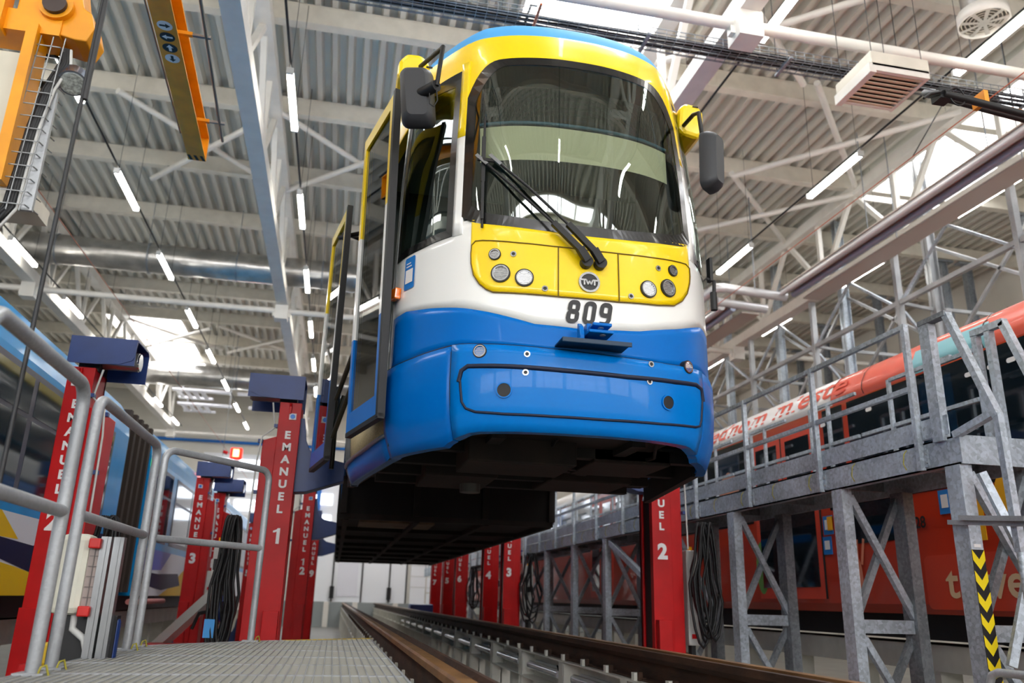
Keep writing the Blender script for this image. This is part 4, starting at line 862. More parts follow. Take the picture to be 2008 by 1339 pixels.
# inner railing (rear side) with gates
for i, y in enumerate([5.75+1.25*k for k in range(24)]):
    for z0, z1, w in ((1.125, 1.92, .03),):
        MB().box(X1-.05, X1-.02, y-.015, y+.015, z0, z1).build('inner_railing_post', GALV, PT); MB().box(X1-.05, X1-.02, y+.30, y+.33, z0, z1).build('inner_railing_post', GALV, PT)
    m = MB().box(X1-.045, X1-.02, y-.45, y+.3, 1.90, 1.93).box(X1-.045, X1-.02, y-.45, y+.75, 1.5, 1.53); m.build('inner_railing_bar', GALV, PT)
def trestle(y, first=False):
    m = MB().box(X0, X0+.09, y, y+.14, FLOORZ, .93); f = m.build('trestle_post', GALV, PT)
    if first:
        c = MB().box(X0-.003, X0+.088, y-.003, y, -.95, .385).build('chevron_backing', BLACK, f)
        c2 = MB(); n = 11
        for k in range(n):
            zc = .385-.128*k; xm = X0+.0425
            for a, b in (((X0-.003, zc), (xm, zc-.06)), ((xm, zc-.06), (X0+.088, zc))):
                if zc-.06-.064 < -.95: continue
                c2.add([(a[0], y-.005, a[1]), (b[0], y-.005, b[1]), (b[0], y-.005, b[1]-.064), (a[0], y-.005, a[1]-.064)], [(0, 1, 2, 3)])
        c2.build('chevron_stripe', mat('warning_yellow', (240, 214, 20), .45), f, fix=False)
        MB().box(X0+.02, X0+.07, y-.004, y, .40, .42).build('label_plate', LETW, f)
    m = MB().box(X1-.11, X1-.02, y, y+.12, FLOORZ, .93).box(X1-.13, X1-.11, y-.02, y+.14, FLOORZ, .93); m.build('trestle_post', GALVD, PT)
    m = MB().box(X0+.09, X1-.11, y+.02, y+.10, -.17, -.07); m.build('trestle_tie', GALV, PT)
    for a, b in (((X0+.09, .88), (X1-.11, -.05)), ((X0+.09, -.05), (X1-.11, .88)), ((X0+.09, -.2), (X1-.11, -1.0)), ((X0+.09, -1.0), (X1-.11, -.2))): yo = .035 if a[1] > b[1] else .09; MB().beam((a[0], y+yo, a[1]), (b[0], y+yo, b[1]), .05, .05, (0, 1, 0)).build('trestle_brace', GALV if a[1] > b[1] else GALVD, PT)
for k, y in enumerate((4.62, 5.95, 7.85, 9.55, 12.05, 13.8, 15.7, 17.6, 19.6, 22, 25, 28, 31)): trestle(y, k == 0)
MB().beam((X0+.03, 9.6, .0), (X0+.03, 11.9, .86), .06, .08).build('long_brace', GALV, PT)
for k in range(26):
    y = 5.1+.62*k; m = MB().tube([(X0-.01, y, 1.10), (X0-.03, y+.01, 1.07), (X0-.035, y+.02, 1.0), (X0-.015, y+.02, .96)], .004, 6)
    m.build('earth_wire', mat('wire_green_yellow', (170, 160, 50), .5), PT)
# access gate frames at the near end of the platform
GT = thing('gate_frame', 'pair of galvanized gate frames with slanted braces at the near end of the platform', 'gate')
MB().box(X0-.03, X0+.03, 4.70, 4.80, 1.10, 1.94).build('gate_post', GALV, GT); MB().beam((X0, 4.80, 1.95), (X0, 4.53, 1.95), .07, .035).build('gate_head', GALVD, GT)
MB().beam((X0, 4.55, 1.95), (X0+.01, 4.25, 1.17), .05, .045).build('slanted_brace', GALV, GT); MB().beam((X0+.01, 4.25, 1.19), (X0+.01, 4.24, .35), .045, .045).build('handrail_post', GALV, GT)
MB().tube([(X0+.01, 4.24, .36), (X0+.01, 4.24, FLOORZ)], .024, 8).build('stair_post', GALV, GT)
for yy in (5.03, 4.9): MB().box(4.575, 4.625, yy-.025, yy+.025, 1.12, 2.0).build('gate_post', GALV, GT)
MB().beam((4.6, 5.06, 2.02), (4.6, 4.74, 2.02), .05, .05).build('gate_head', GALV, GT); MB().beam((4.6, 4.76, 2.02), (4.6, 4.48, 1.25), .05, .05).build('slanted_brace', GALV, GT); MB().beam((4.6, 4.48, 1.25), (4.6, 4.48, FLOORZ), .045, .045).build('handrail_post', GALV, GT)
MB().beam((X0, 4.62, 1.12), (X0+.01, 4.28, 1.20), .05, .045).build('gate_bar', GALV, GT); MB().box(X0-.01, X0-.002, 4.66, 4.92, 1.14, 1.27).build('end_toe_board', GALV, GT)
MB().beam((X0-.02, 4.76, .565), (X0-.02, 4.1, .50), .03, .03).build('stair_bar', GALV2, GT); MB().beam((X0-.05, 4.62, .58), (X0-.05, 4.1, .53), .03, .03).build('stair_bar', GALV2, GT)
MB().beam((X0+.05, 4.5, .86), (X0+.25, 4.45, .28), .04, .05).build('stair_brace', GALV, GT); MB().beam((X0+.25, 4.45, .28), (X0+.06, 4.5, -.30), .04, .05).build('stair_brace', GALV, GT)
for zz in (1.88, 1.5): MB().box(X1-.05, X1-.02, 5.06, 5.6, zz, zz+.03).build('inner_railing_bar', GALV, PT)
tag(MB().tube([(3.86, 4.52, FLOORZ), (3.86, 4.52, -.40), (3.865, 4.50, -.35), (3.87, 4.45, -.33), (3.9, 4.1, -.33)], .024, 12).build('bent_handrail', GALV2), 'bent tube handrail end at the bottom right corner by the striped post', 'handrail')
# ================= red tram on the right track =================
SAL = mat('tram_orange', (188, 50, 20), .3, coat=.4, noise=.06, nscale=2); SALR = mat('roof_salmon', (236, 104, 84), .3, coat=.4, noise=.05); WIN = mat('dark_window', (12, 24, 32), .08, coat=1); WINB = mat('blue_window_film', (8, 36, 58), .1, coat=1)
RT = thing('tram', 'orange-red advertising tram standing behind the galvanized access platform', 'tram')
xs = 5.0; ry0, ry1 = 2.0, 36.0
m = MB().prism([(xs+.04, -.02), (xs, .06), (xs, 1.30), (xs+.01, 2.05), (xs+2.47, 2.05), (xs+2.48, 1.3), (xs+2.48, .06), (xs+2.4, -.02)], lambda a, b, q: (a, q, b), ry0, ry1); m.build('body_side', SAL, RT)
rp = [(xs+.01, 2.05), (xs-.01, 2.10), (xs+.0, 2.17), (xs+.05, 2.27), (xs+.14, 2.36), (xs+.3, 2.43), (xs+.6, 2.48), (xs+1.24, 2.5), (xs+1.9, 2.48), (xs+2.3, 2.38), (xs+2.45, 2.25), (xs+2.49, 2.1), (xs+2.47, 2.05)]
mb = MB(); P0 = [(a, ry0, b) for a, b in rp]; P1 = [(a, ry1, b) for a, b in rp]; n = len(rp); mb.add(P0+P1, [(i, i+1, n+i+1, n+i) for i in range(n-1)], True); mb.build('roof', SALR, RT, fix=True)
def roof_patch(name, y0, y1, m_, i0=0, i1=6):
    q = MB(); k = rp[i0:i1+1]; off = lambda a, b: (a-.004, b+.003); A = [(off(a, b)[0], y0, off(a, b)[1]) for a, b in k]; B = [(off(a, b)[0], y1, off(a, b)[1]) for a, b in k]; L = len(k)
    q.add(A+B, [(i, i+1, L+i+1, L+i) for i in range(L-1)], True); return q.build(name, m_, RT, fix=True)
WR = mat('roof_white', (240, 236, 234), .3, coat=.4); roof_patch('roof_white_field', 7.55, 30, WR); roof_patch('roof_turquoise_patch', 5.35, 6.25, mat('roof_turquoise', (140, 196, 204), .3, coat=.3), 0, 3)
m = MB()
for (a0, a1, y0, y1) in ((0, 6, 5.4, 5.415), (0, 6, 7.0, 7.012), (0, 6, 10.2, 10.215)):
    k = rp[a0:a1+1]; A = [(a-.006, y0, b+.005) for a, b in k]; B = [(a-.006, y1, b+.005) for a, b in k]; L = len(k); m.add(A+B, [(i, i+1, L+i+1, L+i) for i in range(L-1)])
m.build('roof_seam', BLACK, RT)
def side_rect(name, y0, y1, z0, z1, m_, off=.004, par=None, x=xs): return MB().box(x-off, x+.01, y0, y1, z0, z1).build(name, m_, par or RT)
side_rect('window_band', ry0, 5.6, .98, 2.03, WIN); side_rect('window_band', 5.6, 7.30, 1.0, 2.03, WIN); side_rect('window_band', 9.4, 14.6, .98, 2.03, WIN, ); side_rect('window_band', 16.2, 30, .98, 2.03, WIN); side_rect('window_band', 7.4, 7.75, .98, 2.03, WIN)
for y0, y1 in ((2.3, 3.6), (3.75, 5.1), (5.7, 6.7), (9.6, 10.9), (11.1, 12.4)): side_rect('window_film', y0+.1, y1-.5, 1.3, 1.95, WINB, .006)
side_rect('lower_window', 6.62, 7.6, .62, 1.02, WIN)
for y0 in (4.9, 5.1, 5.3, 5.55, 6.9, 7.7, 4.2, 4.45): MB().prism(rrect(y0+.045, 1.88, .045, .019, .018, 3), lambda a, b, q: (xs-q, a, b), 0, .009).build('film_mark', LETW, RT)
FR = mat('door_frame_red', (214, 70, 50), .35)
for y0 in (7.95, 8.65):
    d = side_rect('door', y0, y0+.68, .10, 1.92, FR, .008); side_rect('door_window', y0+.09, y0+.59, .22, 1.84, WIN, .011, d); side_rect('door_seal', y0-.02, y0, .10, 1.95, BLACK, .012, d)
for y0 in (14.8, 15.5):
    d = side_rect('door', y0, y0+.66, .10, 1.92, FR, .008); side_rect('door_window', y0+.09, y0+.57, .22, 1.84, WIN, .011, d)
side_rect('yellow_notice', 8.78, 9.0, 1.18, 1.26, mat('notice_yellow', (210, 220, 30), .5), .013)
q = MB()
def xz_disc(mb, y, z, ry, rz, off, a0=0, a1=360, n=28):
    P = [(xs-off, y+ry*math.cos(math.radians(a0+(a1-a0)*k/n)), z+rz*math.sin(math.radians(a0+(a1-a0)*k/n))) for k in range(n)]; mb.add(P, [tuple(range(n))])
skin = mat('poster_brown', (190, 130, 104), .5); skin2 = mat('poster_brown_dark', (140, 76, 44), .5)
q = MB(); xz_disc(q, 10.0, 1.42, .28, .26, .010); xz_disc(q, 10.0, 1.36, .19, .33, .012); q.build('printed_cap', skin, RT, fix=False)
q = MB(); xz_disc(q, 10.0, 1.12, .48, .16, .014, 0, 180); q.build('printed_cap_brim', skin2, RT, fix=False)
q = MB(); xz_disc(q, 9.25, .45, .14, .3, .009); q.build('printed_green_shape', mat('poster_green', (110, 160, 80), .5), RT, fix=False)
q = MB(); xz_disc(q, 7.4, .30, .10, .22, .007)
for k in range(4): q.beam((xs-.007, 7.3+.07*k, .42), (xs-.007, 7.24+.11*k, .66), .002, .035, (0, 1, 0))
q.build('printed_hand', mat('poster_pink', (226, 140, 110), .5), RT, fix=False)
yl = mat('poster_yellow', (236, 172, 20), .5); q = MB()
def ringp(mb, y, z, r0, r1, off, n=28):
    A = [(xs-off, y+r0*math.cos(2*math.pi*k/n), z+r0*math.sin(2*math.pi*k/n)) for k in range(n)]; B = [(xs-off, y+r1*math.cos(2*math.pi*k/n), z+r1*math.sin(2*math.pi*k/n)) for k in range(n)]; mb.add(A+B, [(k, (k+1) % n, n+(k+1) % n, n+k) for k in range(n)])
ringp(q, 5.45, .98, .09, .17, .008); ringp(q, 5.25, .86, .16, .27, .009); q.box(xs-.007, xs, 5.66, 5.72, .55, 1.05); q.build('printed_yellow_ring', yl, RT, fix=False)
m = MB(); put_text(m, 'jednom mieste', .40, (xs-.012, 9.0, 2.17), (0, -1, 0), (0, 0, 1), .014, shear=.25, sx=1.42)
# wrap the slogan onto the rounded roof edge
def wrap(mb):
    out = []
    for x, y, z in mb.v:
        s_ = (z-2.12)/.42; L = s_*.36; k = 0; acc = 0; 
        pts = rp[1:7]; x2, z2 = pts[0]
        for (a, b), (c, d) in zip(pts, pts[1:]):
            l = math.hypot(c-a, d-b)
            if L <= acc+l: f = max(0, (L-acc)/l); x2, z2 = a+(c-a)*f, b+(d-b)*f; break
            acc += l; x2, z2 = c, d
        out.append((x2-.010, y, z2+.004))
    mb.v = out
m.v = [(x, y, 2.12+(z-2.12)) for x, y, z in m.v]
wrap(m); m.build('slogan_lettering', mat('slogan_red', (226, 92, 70), .4), RT, fix=False)
m = MB(); put_text(m, 'travel', .36, (xs-.009, 5.72, .12), (0, -1, 0), (0, 0, 1), .02, sx=1.12); m.build('side_lettering', mat('beige_letters', (220, 190, 150), .5), RT, fix=False)
m = MB(); put_text(m, '828', .14, (xs-.006, 6.44, .70), (0, -1, 0), (0, 0, 1), .02); m.build('fleet_number', LETB, RT, fix=False)
bx_ = MB(); bx_.prism(rrect(5.2, .24, 1.22, .22, .06, 4), lambda a, b, q: (xs-q, a, b), 0, .006); bx_.build('lower_panel', mat('panel_orange', (200, 66, 44), .3, coat=.4), RT)
for y0, z0, w_, h_ in ((6.0, .79, .14, .2), (7.73, .74, .17, .19), (7.78, .54, .15, .18)):
    a = side_rect('sticker', y0, y0+w_, z0, z0+h_, mat('sticker_blue', (30, 120, 200), .4), .008); side_rect('sticker_field', y0+.03, y0+w_-.03, z0+.05, z0+h_-.04, LETW, .010, a)
side_rect('yellow_sticker', 7.73, 7.82, .78, .92, yl, .012)
side_rect('wheelchair_sign', 7.36, 7.42, .66, .76, mat('signal_blue', (20, 120, 215), .4), .008)
m = MB()
for y in (3.2, 6.0, 11.5, 13.0, 18, 20): m.tube([(xs+.35, y, .02), (xs+.5, y, .02)], .27, 24)
m.box(xs+.2, xs+2.2, ry0, ry1, -.235, .0).build('underfloor', BLACK, RT)
for k, y in enumerate([2.4+1.3*q for q in range(20)]): pass
rs = thing('rail_support', 'white rail support beam and posts under the orange-red tram', 'rail support')
MB().box(5.3, 5.55, 1, 39, -.50, -.28).build('support_beam', WS, rs); MB().box(5.38, 5.45, 1, 39, -.28, -.262).build('rail', RUST, rs)
for k in range(30): MB().box(5.32, 5.54, 2+1.2*k, 2.1+1.2*k, FLOORZ, -.5).build('support_post', WS, rs)
tag(MB().box(4.72, 5.22, 12.0, 14.0, -.72, -.66).box(4.77, 4.82, 12.1, 12.2, FLOORZ, -.72).box(4.77, 4.82, 13.8, 13.9, FLOORZ, -.72).box(5.12, 5.17, 12.1, 12.2, FLOORZ, -.72).box(5.12, 5.17, 13.8, 13.9, FLOORZ, -.72).build('wooden_bench', mat('bench_wood', (170, 112, 76), .5, noise=.2)), 'low wooden bench seen through the distant trestles', 'bench')
# ================= blue tram on the left track =================
LT = thing('tram', 'sky-blue tram with white, navy and yellow lower pattern on the left track', 'tram')
xl = -2.5; LB = mat('left_tram_blue', (20, 146, 214), .3, coat=.1, spec=.2, noise=.1, nscale=2); WINL = mat('left_window', (16, 36, 48), .05, spec=.7); FRM = mat('window_frame_grey', (70, 70, 86), .35, .3)
lp = [(xl, -.06), (xl, 1.72), (xl-.02, 1.86), (xl-.06, 1.98), (xl-.15, 2.1), (xl-.35, 2.2), (xl-1.24, 2.28), (xl-2.1, 2.2), (xl-2.4, 2.0), (xl-2.48, 1.7), (xl-2.48, -.06)]
for a, b in ((1.5, 10.2), (11.5, 27.0)):
    m = MB().prism(lp, lambda p, q, r_: (p, r_, q), a, b); m.build('body_section', LB, LT)
def lrect(name, y0, y1, z0, z1, m_, off=.004, par=None): return MB().box(xl-.01, xl+off, y0, y1, z0, z1).build(name, m_, par or LT)
def windows(y0, y1, n):
    f = lrect('window_frame', y0, y1, .66, 1.66, FRM, .004); w_ = (y1-y0)/n
    for k in range(n):
        a, b = y0+w_*k+.05, y0+w_*(k+1)-.05; lrect('window_pane', a, b, .72, 1.28, WINL, .008, f); lrect('window_pane', a, b, 1.32, 1.61, WINL, .008, f)
windows(2.0, 9.6, 6); windows(11.9, 13.2, 1); windows(13.5, 26.5, 9)
def lpoly(name, P, m_, off): m = MB().add([(xl+off, a, b) for a, b in P], [tuple(range(len(P)))]); return m.build(name, m_, LT, fix=False)
LW = mat('left_white', (222, 224, 232), .4, spec=.2); LY = mat('left_yellow', (236, 190, 20), .4, spec=.2); LN = mat('left_navy', (8, 20, 62), .4, spec=.15); LV = mat('left_violet', (84, 100, 190), .35)
for a, b in ((1.5, 10.2), (11.5, 27)): lpoly('lower_white', [(a, -.06), (b, -.06), (b, .56), (a, .56)], LW, .003)
lpoly('navy_wave', [(5, .36), (6.9, .37), (7.7, .34), (8.3, .38), (9.1, .55), (10.2, .60), (10.2, -.02), (9.2, .02), (8.0, .10), (6.6, .26), (5, .3)], LN, .006)
lpoly('yellow_field', [(5.5, -.06), (8.1, -.06), (9.6, .0), (8.4, .06), (7.4, .16), (6.3, .24), (5.5, .24)], LY, .005); lpoly('yellow_wedge', [(5.5, .56), (6.9, .56), (7.35, .37), (5.5, .37)], LY, .005)
lpoly('blue_wedge', [(8.5, .56), (9.3, .56), (9.1, .40)], mat('signal_blue2', (40, 130, 220), .4), .007)
lpoly('violet_field', [(11.6, .56), (13.8, .56), (13.2, .3), (11.6, .26)], LV, .006); lpoly('navy_wave', [(11.5, .26), (13.0, .24), (14.6, .28), (14.9, .1), (13.4, .02), (11.5, .12)], LN, .007); lpoly('yellow_field', [(13.3, -.06), (15.5, -.06), (15.8, .5), (14.9, .3), (14.2, .1)], LY, .005)
m = MB()
for k in range(9): m.box(xl-2.3, xl-.02-.05*(k % 2), 10.2+.145*k, 10.2+.145*k+.10, -.02, 2.05)
m.build('gangway_bellows', mat('bellows', (60, 50, 44), .8), LT)
lrect('door_light', 11.56, 11.62, 1.58, 1.68, emis('green_light', (60, 255, 90), 3), .012)
m = MB().box(xl-2.2, xl-.1, 1.5, 27, -.235, -.06); m.build('underfloor', BLACK, LT)
rs = thing('rail_support', 'white rail support beam and posts under the blue tram', 'rail support')
MB().box(-3.15, -2.9, 1, 39, -.50, -.28).build('support_beam', WS, rs); MB().box(-3.05, -2.98, 1, 39, -.28, -.262).build('rail', RUST, rs)
for k in range(30): MB().box(-3.13, -2.92, 2+1.1*k, 2.1+1.1*k, FLOORZ, -.5).build('support_post', WS, rs)
tag(MB().tube([(-2.44, 11.2, -.13), (-2.44, 13.4, -.13)], .035, 8).build('striped_barrier_pole', mat('pole_pink', (206, 130, 126), .5)), 'red and white bar lying low beside the blue tram', 'bar')
# far low handrails
t = thing('handrail', 'thin white distant handrail beside column 7 at the end of the track', 'handrail')
MB().tube([(3.3, 31, -.4), (3.3, 31, .75), (3.85, 31, .75)], .025, 8).tube([(3.3, 31, .2), (3.85, 31, .2)], .02, 8).build('rail_loop', WHITE, t); MB().tube([(3.3, 31, FLOORZ), (3.3, 31, -.3)], .025, 8).build('post', WHITE, t)
t = thing('handrail', 'thin white distant handrail left of the rail end, below the door', 'handrail')
MB().tube([(-1.75, 31, FLOORZ), (-1.75, 31, .75), (-.9, 31, .75), (-.9, 31, FLOORZ)], .025, 8).tube([(-1.75, 31, .2), (-.9, 31, .2)], .02, 8).build('rail_loop', WHITE, t)
tag(MB().box(-.78, -.5, 16.2, 16.6, FLOORZ, -.55).build('red_crate', RED, bevel=.02), 'small red crate at the foot of distant column 9', 'crate')
# ================= yellow jib boom =================
def at(x, y, plane, v):   # not used for placement of whole objects
    pass
t = thing('jib_crane_boom', 'yellow steel crane boom with arrow signs hanging over the left side', 'crane')
zb = 4.2; a = Vector((-1.63, 4.9, zb)); b = Vector((-1.735, 7.88, zb)); d = (b-a).normalized(); nrm = Vector((d.y, -d.x, 0))
a = a-d*1.8
def bm(p0, p1, off, w, z0, z1): return MB().beam(p0+nrm*off+Vector((0, 0, (z0+z1)/2)), p1+nrm*off+Vector((0, 0, (z0+z1)/2)), w, z1-z0)
bm(a, b, 0, .17, 0, .012).build('bottom_flange', CRANEY, t); bm(a, b-d*.0, .0, .012, .012, .26).build('web', CRANEY, t); bm(a, b, 0, .17, .26, .275).build('top_flange', CRANEY, t)
MB().prism([(0, 0), (.17, 0), (.17, .27), (0, .27)], lambda u, v, q: tuple(b+d*q+nrm*(u-.085)+Vector((0, 0, v))), -.004, .006).build('end_plate', CRANEY, t)
q = MB()
for k in range(3): u0 = -.085+.06*k; q.add([tuple(b-d*.10+nrm*u0+Vector((0, 0, -.001))), tuple(b-d*.10+nrm*(u0+.03)+Vector((0, 0, -.001))), tuple(b+nrm*(u0+.05)+Vector((0, 0, -.001))), tuple(b+nrm*(u0+.02)+Vector((0, 0, -.001)))], [(0, 1, 2, 3)])
q.build('warning_stripe', BLACK, t, fix=False)
for k, y in enumerate((-2.12, -1.98, -1.84, -1.70)):
    c = b+d*(y)+Vector((0, 0, -.002)); fg, bgc = (LETB, LETW) if k in (0, 3) else (LETW, LETB)
    m = MB(); n = 28; P = [c+nrm*.058*math.cos(2*math.pi*i/n)+d*.058*math.sin(2*math.pi*i/n) for i in range(n)]; m.add(P, [tuple(range(n))]); dd = m.build('arrow_disc', bgc, t, fix=False)
    u, v = [(nrm, d), (-nrm, d), (-d, nrm), (d, nrm)][k]; u, v = {0: (nrm, d), 1: (-nrm, d), 2: (-d, nrm), 3: (d, nrm)}[k]
    c2 = c+Vector((0, 0, -.001)); A = [(-.04, -.011), (.006, -.011), (.006, -.028), (.042, 0), (.006, .028), (.006, .011), (-.04, .011)]
    m = MB().add([c2+u*p_+v*w_ for p_, w_ in A], [tuple(range(7))]); m.build('arrow', fg, dd, fix=False)
rodm = mat('conductor_rod', (120, 118, 112), .35, .5)
MB().tube([a+nrm*.30+Vector((0, 0, .10)), b-d*.28+nrm*.26+Vector((0, 0, .10))], .014, 10).build('conductor_rod', rodm, t)
for k in (-.62, -1.92):
    m = MB().beam(b+d*k+nrm*.04+Vector((0, 0, .10)), b+d*k+nrm*.17+Vector((0, 0, .10)), .035, .03).build('rod_bracket', CRANEY, t); MB().beam(b+d*k+nrm*.17+Vector((0, 0, .10)), b+d*k+nrm*.31+Vector((0, 0, .10)), .025, .022).build('rod_clamp', ALU, m)
MB().tube([a-nrm*.125+Vector((0, 0, .03)), b-d*.45-nrm*.105+Vector((0, 0, .03))], .008, 8).build('stay_cable', rodm, t)
m = MB().box(-1.75, -1.5, 2.95, 3.25, 4.4, 8.7); m.build('hanger', CRANEY, t)
# ================= yellow hoist with grey cabinet, top left =================
t = thing('hoist_unit', 'yellow hoist frame with cream cabinet and cable rack in the top left corner', 'hoist')
Y = 3.5
MB().box(-2.2, -1.545, Y-.02, Y+.25, 1.62, 2.285).build('cabinet', mat('cabinet_cream', (206, 200, 180), .5, noise=.05), t, bevel=.01)
MB().box(-1.545, -1.50, Y-.09, Y+.05, 1.62, 2.40).build('upright', CRANEY, t); MB().box(-2.3, -1.42, Y-.06, Y+.1, 2.37, 2.48).build('crossbeam', CRANEY, t)
MB().box(-1.72, -1.65, Y-.10, Y-.02, 2.35, 2.75).build('upright', CRANEY, t)
m = MB().prism([(-1.62, 2.45), (-1.50, 2.40), (-1.36, 2.37), (-1.31, 2.37), (-1.285, 2.44), (-1.31, 2.52), (-1.345, 2.54), (-1.37, 2.62), (-1.40, 2.75), (-1.62, 2.75)], lambda a_, b_, q_: (a_, Y+q_, b_), -.05, .12); m.build('end_carriage', CRANEY, t, bevel=.006)
m = MB().tube([(-1.455, Y-.08, 2.52), (-1.455, Y-.05, 2.52)], .072, 28); pu = m.build('pulley', CRANEY, t); MB().tube([(-1.455, Y-.10, 2.515), (-1.455, Y-.08, 2.515)], .05, 24).build('pulley_hub', mat('hub_brown', (60, 44, 38), .5), pu); MB().tube([(-1.47, Y-.115, 2.54), (-1.47, Y-.10, 2.54)], .011, 8).build('bolt', ALU, pu)
m = MB().prism([(-1.62, 2.56), (-1.44, 2.60), (-1.40, 2.75), (-1.62, 2.75)], lambda a_, b_, q_: (a_, Y+q_, b_), -.062, -.052); m.build('rubber_guard', BLACK, t)
m = MB()
for x_ in (-1.49, -1.44, -1.39): m.beam((x_, Y-.06, 2.36), (x_+.01-.04, Y-.06, 1.5), .004, .004)
for k in range(14): z = 1.53+.06*k; m.beam((-1.53+.0, Y-.06, z), (-1.405, Y-.06, z), .004, .004); m.beam((-1.405, Y-.06, z), (-1.38, Y+.03, z), .004, .004)
m.build('wire_tray', ALU, t)
MB().box(-1.44, -1.385, Y-.03, Y-.01, 1.52, 2.1).build('tray_plate', GALV2, t)
for k, (dx, mm, r_) in enumerate(((0, BLACK, .012), (.018, BLACK, .010), (.032, PLAST, .007), (-.012, BLACK, .009), (.008, BLACK, .011))):
    P = [(-1.40+dx*.8, Y-.02, 2.33), (-1.39+dx, Y-.03, 2.25), (-1.43+dx, Y-.04, 2.1), (-1.455+dx, Y-.04, 1.9), (-1.465+dx, Y-.04, 1.7), (-1.475+dx*1.2, Y-.04, 1.52), (-1.55+dx*1.5, Y-.02, 1.44-.01*k), (-1.8, Y, 1.42-.015*k)]
    MB().tube(P, r_, 8).build('power_cable', mm, t)
m = MB()
for k in range(5): c = [(-1.50+(.05+.004*k)*math.cos(a_), Y+.10+.01*k, 2.30+(.075+.004*k)*math.sin(a_)) for a_ in [2*math.pi*i/20 for i in range(21)]]; m.tube(c, .006, 6, cap=False)
m.build('coiled_cable', BLACK, t); MB().box(-2.2, -1.40, Y-.02, Y+.2, 1.55, 1.62).build('cabinet_base', CREAM, t)
MB().box(-1.98, -1.86, Y, Y+.12, 2.4, 7.0).build('hanger', CRANEY, t)
sp = thing('spot_lamp', 'round silver spot lamp beside the yellow hoist', 'lamp')
c = Vector((-1.345, Y, 2.19)); dr = Vector((.15, -.5, -.85)).normalized()
MB().tube([c-dr*.03, c+dr*.03], .062, 28).build('lamp_body', mat('lamp_steel', (150, 156, 170), .2, .9), sp); MB().tube([c+dr*.028, c+dr*.036], .052, 28).build('lens', mat('lamp_lens', (190, 196, 190), .15, .2, noise=.5, nscale=80, coat=1), sp)
MB().beam(c, c+Vector((-.08, 0, .0)), .02, .02).build('bracket', BLACK, sp)
m = MB().tube([(-1.11, 3.0, 7.0), (-1.11, 3.0, FLOORZ)], .0085, 8); m.tube([(-1.10, 3.0, 1.8), (-1.10, 3.0, 2.6), (-1.10, 3.0, 7.0)], .011, 8); tag(m.build('hanging_cable', mat('cable_grey', (36, 36, 38), .5)), 'thin dark cable hanging straight down at far left in front of everything', 'cable')
m = MB().tube([(-1.56, 3.5, 1.4), (-1.50, 3.45, 1.2), (-1.48, 3.4, .9)], .01, 8)
# ================= right-hand overhead things =================
def heater():
    t = thing('air_heater', 'square cream air heater with louvres under the roof at right', 'heater')
    x0, x1, y0, y1, z0 = 5.60, 6.26, 7.02, 7.62, 5.92
    MB().box(x0-.05, x1+.05, y0-.05, y1+.05, z0+.06, z0+.26).build('casing', CREAM, t, bevel=.01)
    m = MB().box(x0-.08, x0, y0-.05, y1+.05, z0-.03, z0+.10).box(x1, x1+.04, y0-.05, y1+.05, z0, z0+.10).box(x0, x1, y0-.05, y0, z0, z0+.1).box(x0, x1, y1, y1+.03, z0, z0+.1); m.build('frame', WHITE, t)
    MB().box(x0, x1, y0, y1, z0+.055, z0+.06).build('dark_inside', BLACK, t)
    for k in range(8): y = y0+.05+.076*k; MB().beam((x0, y, z0+.02), (x1, y, z0+.02), .068, .008, (0, -.35, .93)).build('louvre', mat('louvre_beige', (224, 214, 186), .5), t)
    for x in (x0, x1):
        for y in (y0, y1): MB().box(x-.003, x+.003, y-.003, y+.003, z0+.26, 9.2).build('hanger_rod', BLACK, t)
heater()
t = thing('air_diffuser', 'round white swirl diffuser on a silver duct in the top right corner', 'diffuser')
cx_, cy_, z0 = 7.86, 7.62, 7.5
MB().tube([(cx_, cy_, z0+.16), (cx_, cy_, 9.3)], .24, 32).build('duct_drop', mat('foil_insulation', (190, 188, 184), .28, .85), t)
m = MB(); n = 40
for (r0, r1, za, zz) in ((.30, .315, 0, .17),): 
    A = []
    for r_, z in ((r0, za), (r1, za), (r1, zz), (r0, zz)): A += [(cx_+r_*math.cos(2*math.pi*k/n), cy_+r_*math.sin(2*math.pi*k/n), z0+z) for k in range(n)]
    m.add(A, [(q_*n+k, q_*n+(k+1) % n, ((q_+1) % 4)*n+(k+1) % n, ((q_+1) % 4)*n+k) for q_ in range(4) for k in range(n)], True)
m.build('rim', WHITE, t)
for k in range(9):
    a_ = 2*math.pi*k/9; m = MB().add([(cx_+.02*math.cos(a_+1.5), cy_+.02*math.sin(a_+1.5), z0+.01), (cx_+.3*math.cos(a_-.10), cy_+.3*math.sin(a_-.10), z0+.02), (cx_+.3*math.cos(a_+.10), cy_+.3*math.sin(a_+.10), z0+.02), (cx_+.02*math.cos(a_-1.5), cy_+.02*math.sin(a_-1.5), z0+.01)], [(0, 1, 2, 3), (3, 2, 1, 0)]); m.build('blade', WHITE, t, fix=False)
for r_ in (.07, .12, .17, .22, .265): c_ = [(cx_+r_*math.cos(2*math.pi*k/32), cy_+r_*math.sin(2*math.pi*k/32), z0+.05) for k in range(33)]; MB().tube(c_, .008, 6, cap=False).build('vane_ring', CREAM, t)
MB().tube([(cx_, cy_, z0+.15), (cx_, cy_, z0+.16)], .3, 32).build('inner_plate', mat('diffuser_inside', (90, 84, 76), .7), t)
m = MB().tube([(7.3, 7.9, 8.6), (7.6, 7.8, 8.45), (7.86, 7.62, 8.5)], .2, 20); m.build('duct_elbow', MATS['foil_insulation'], t)
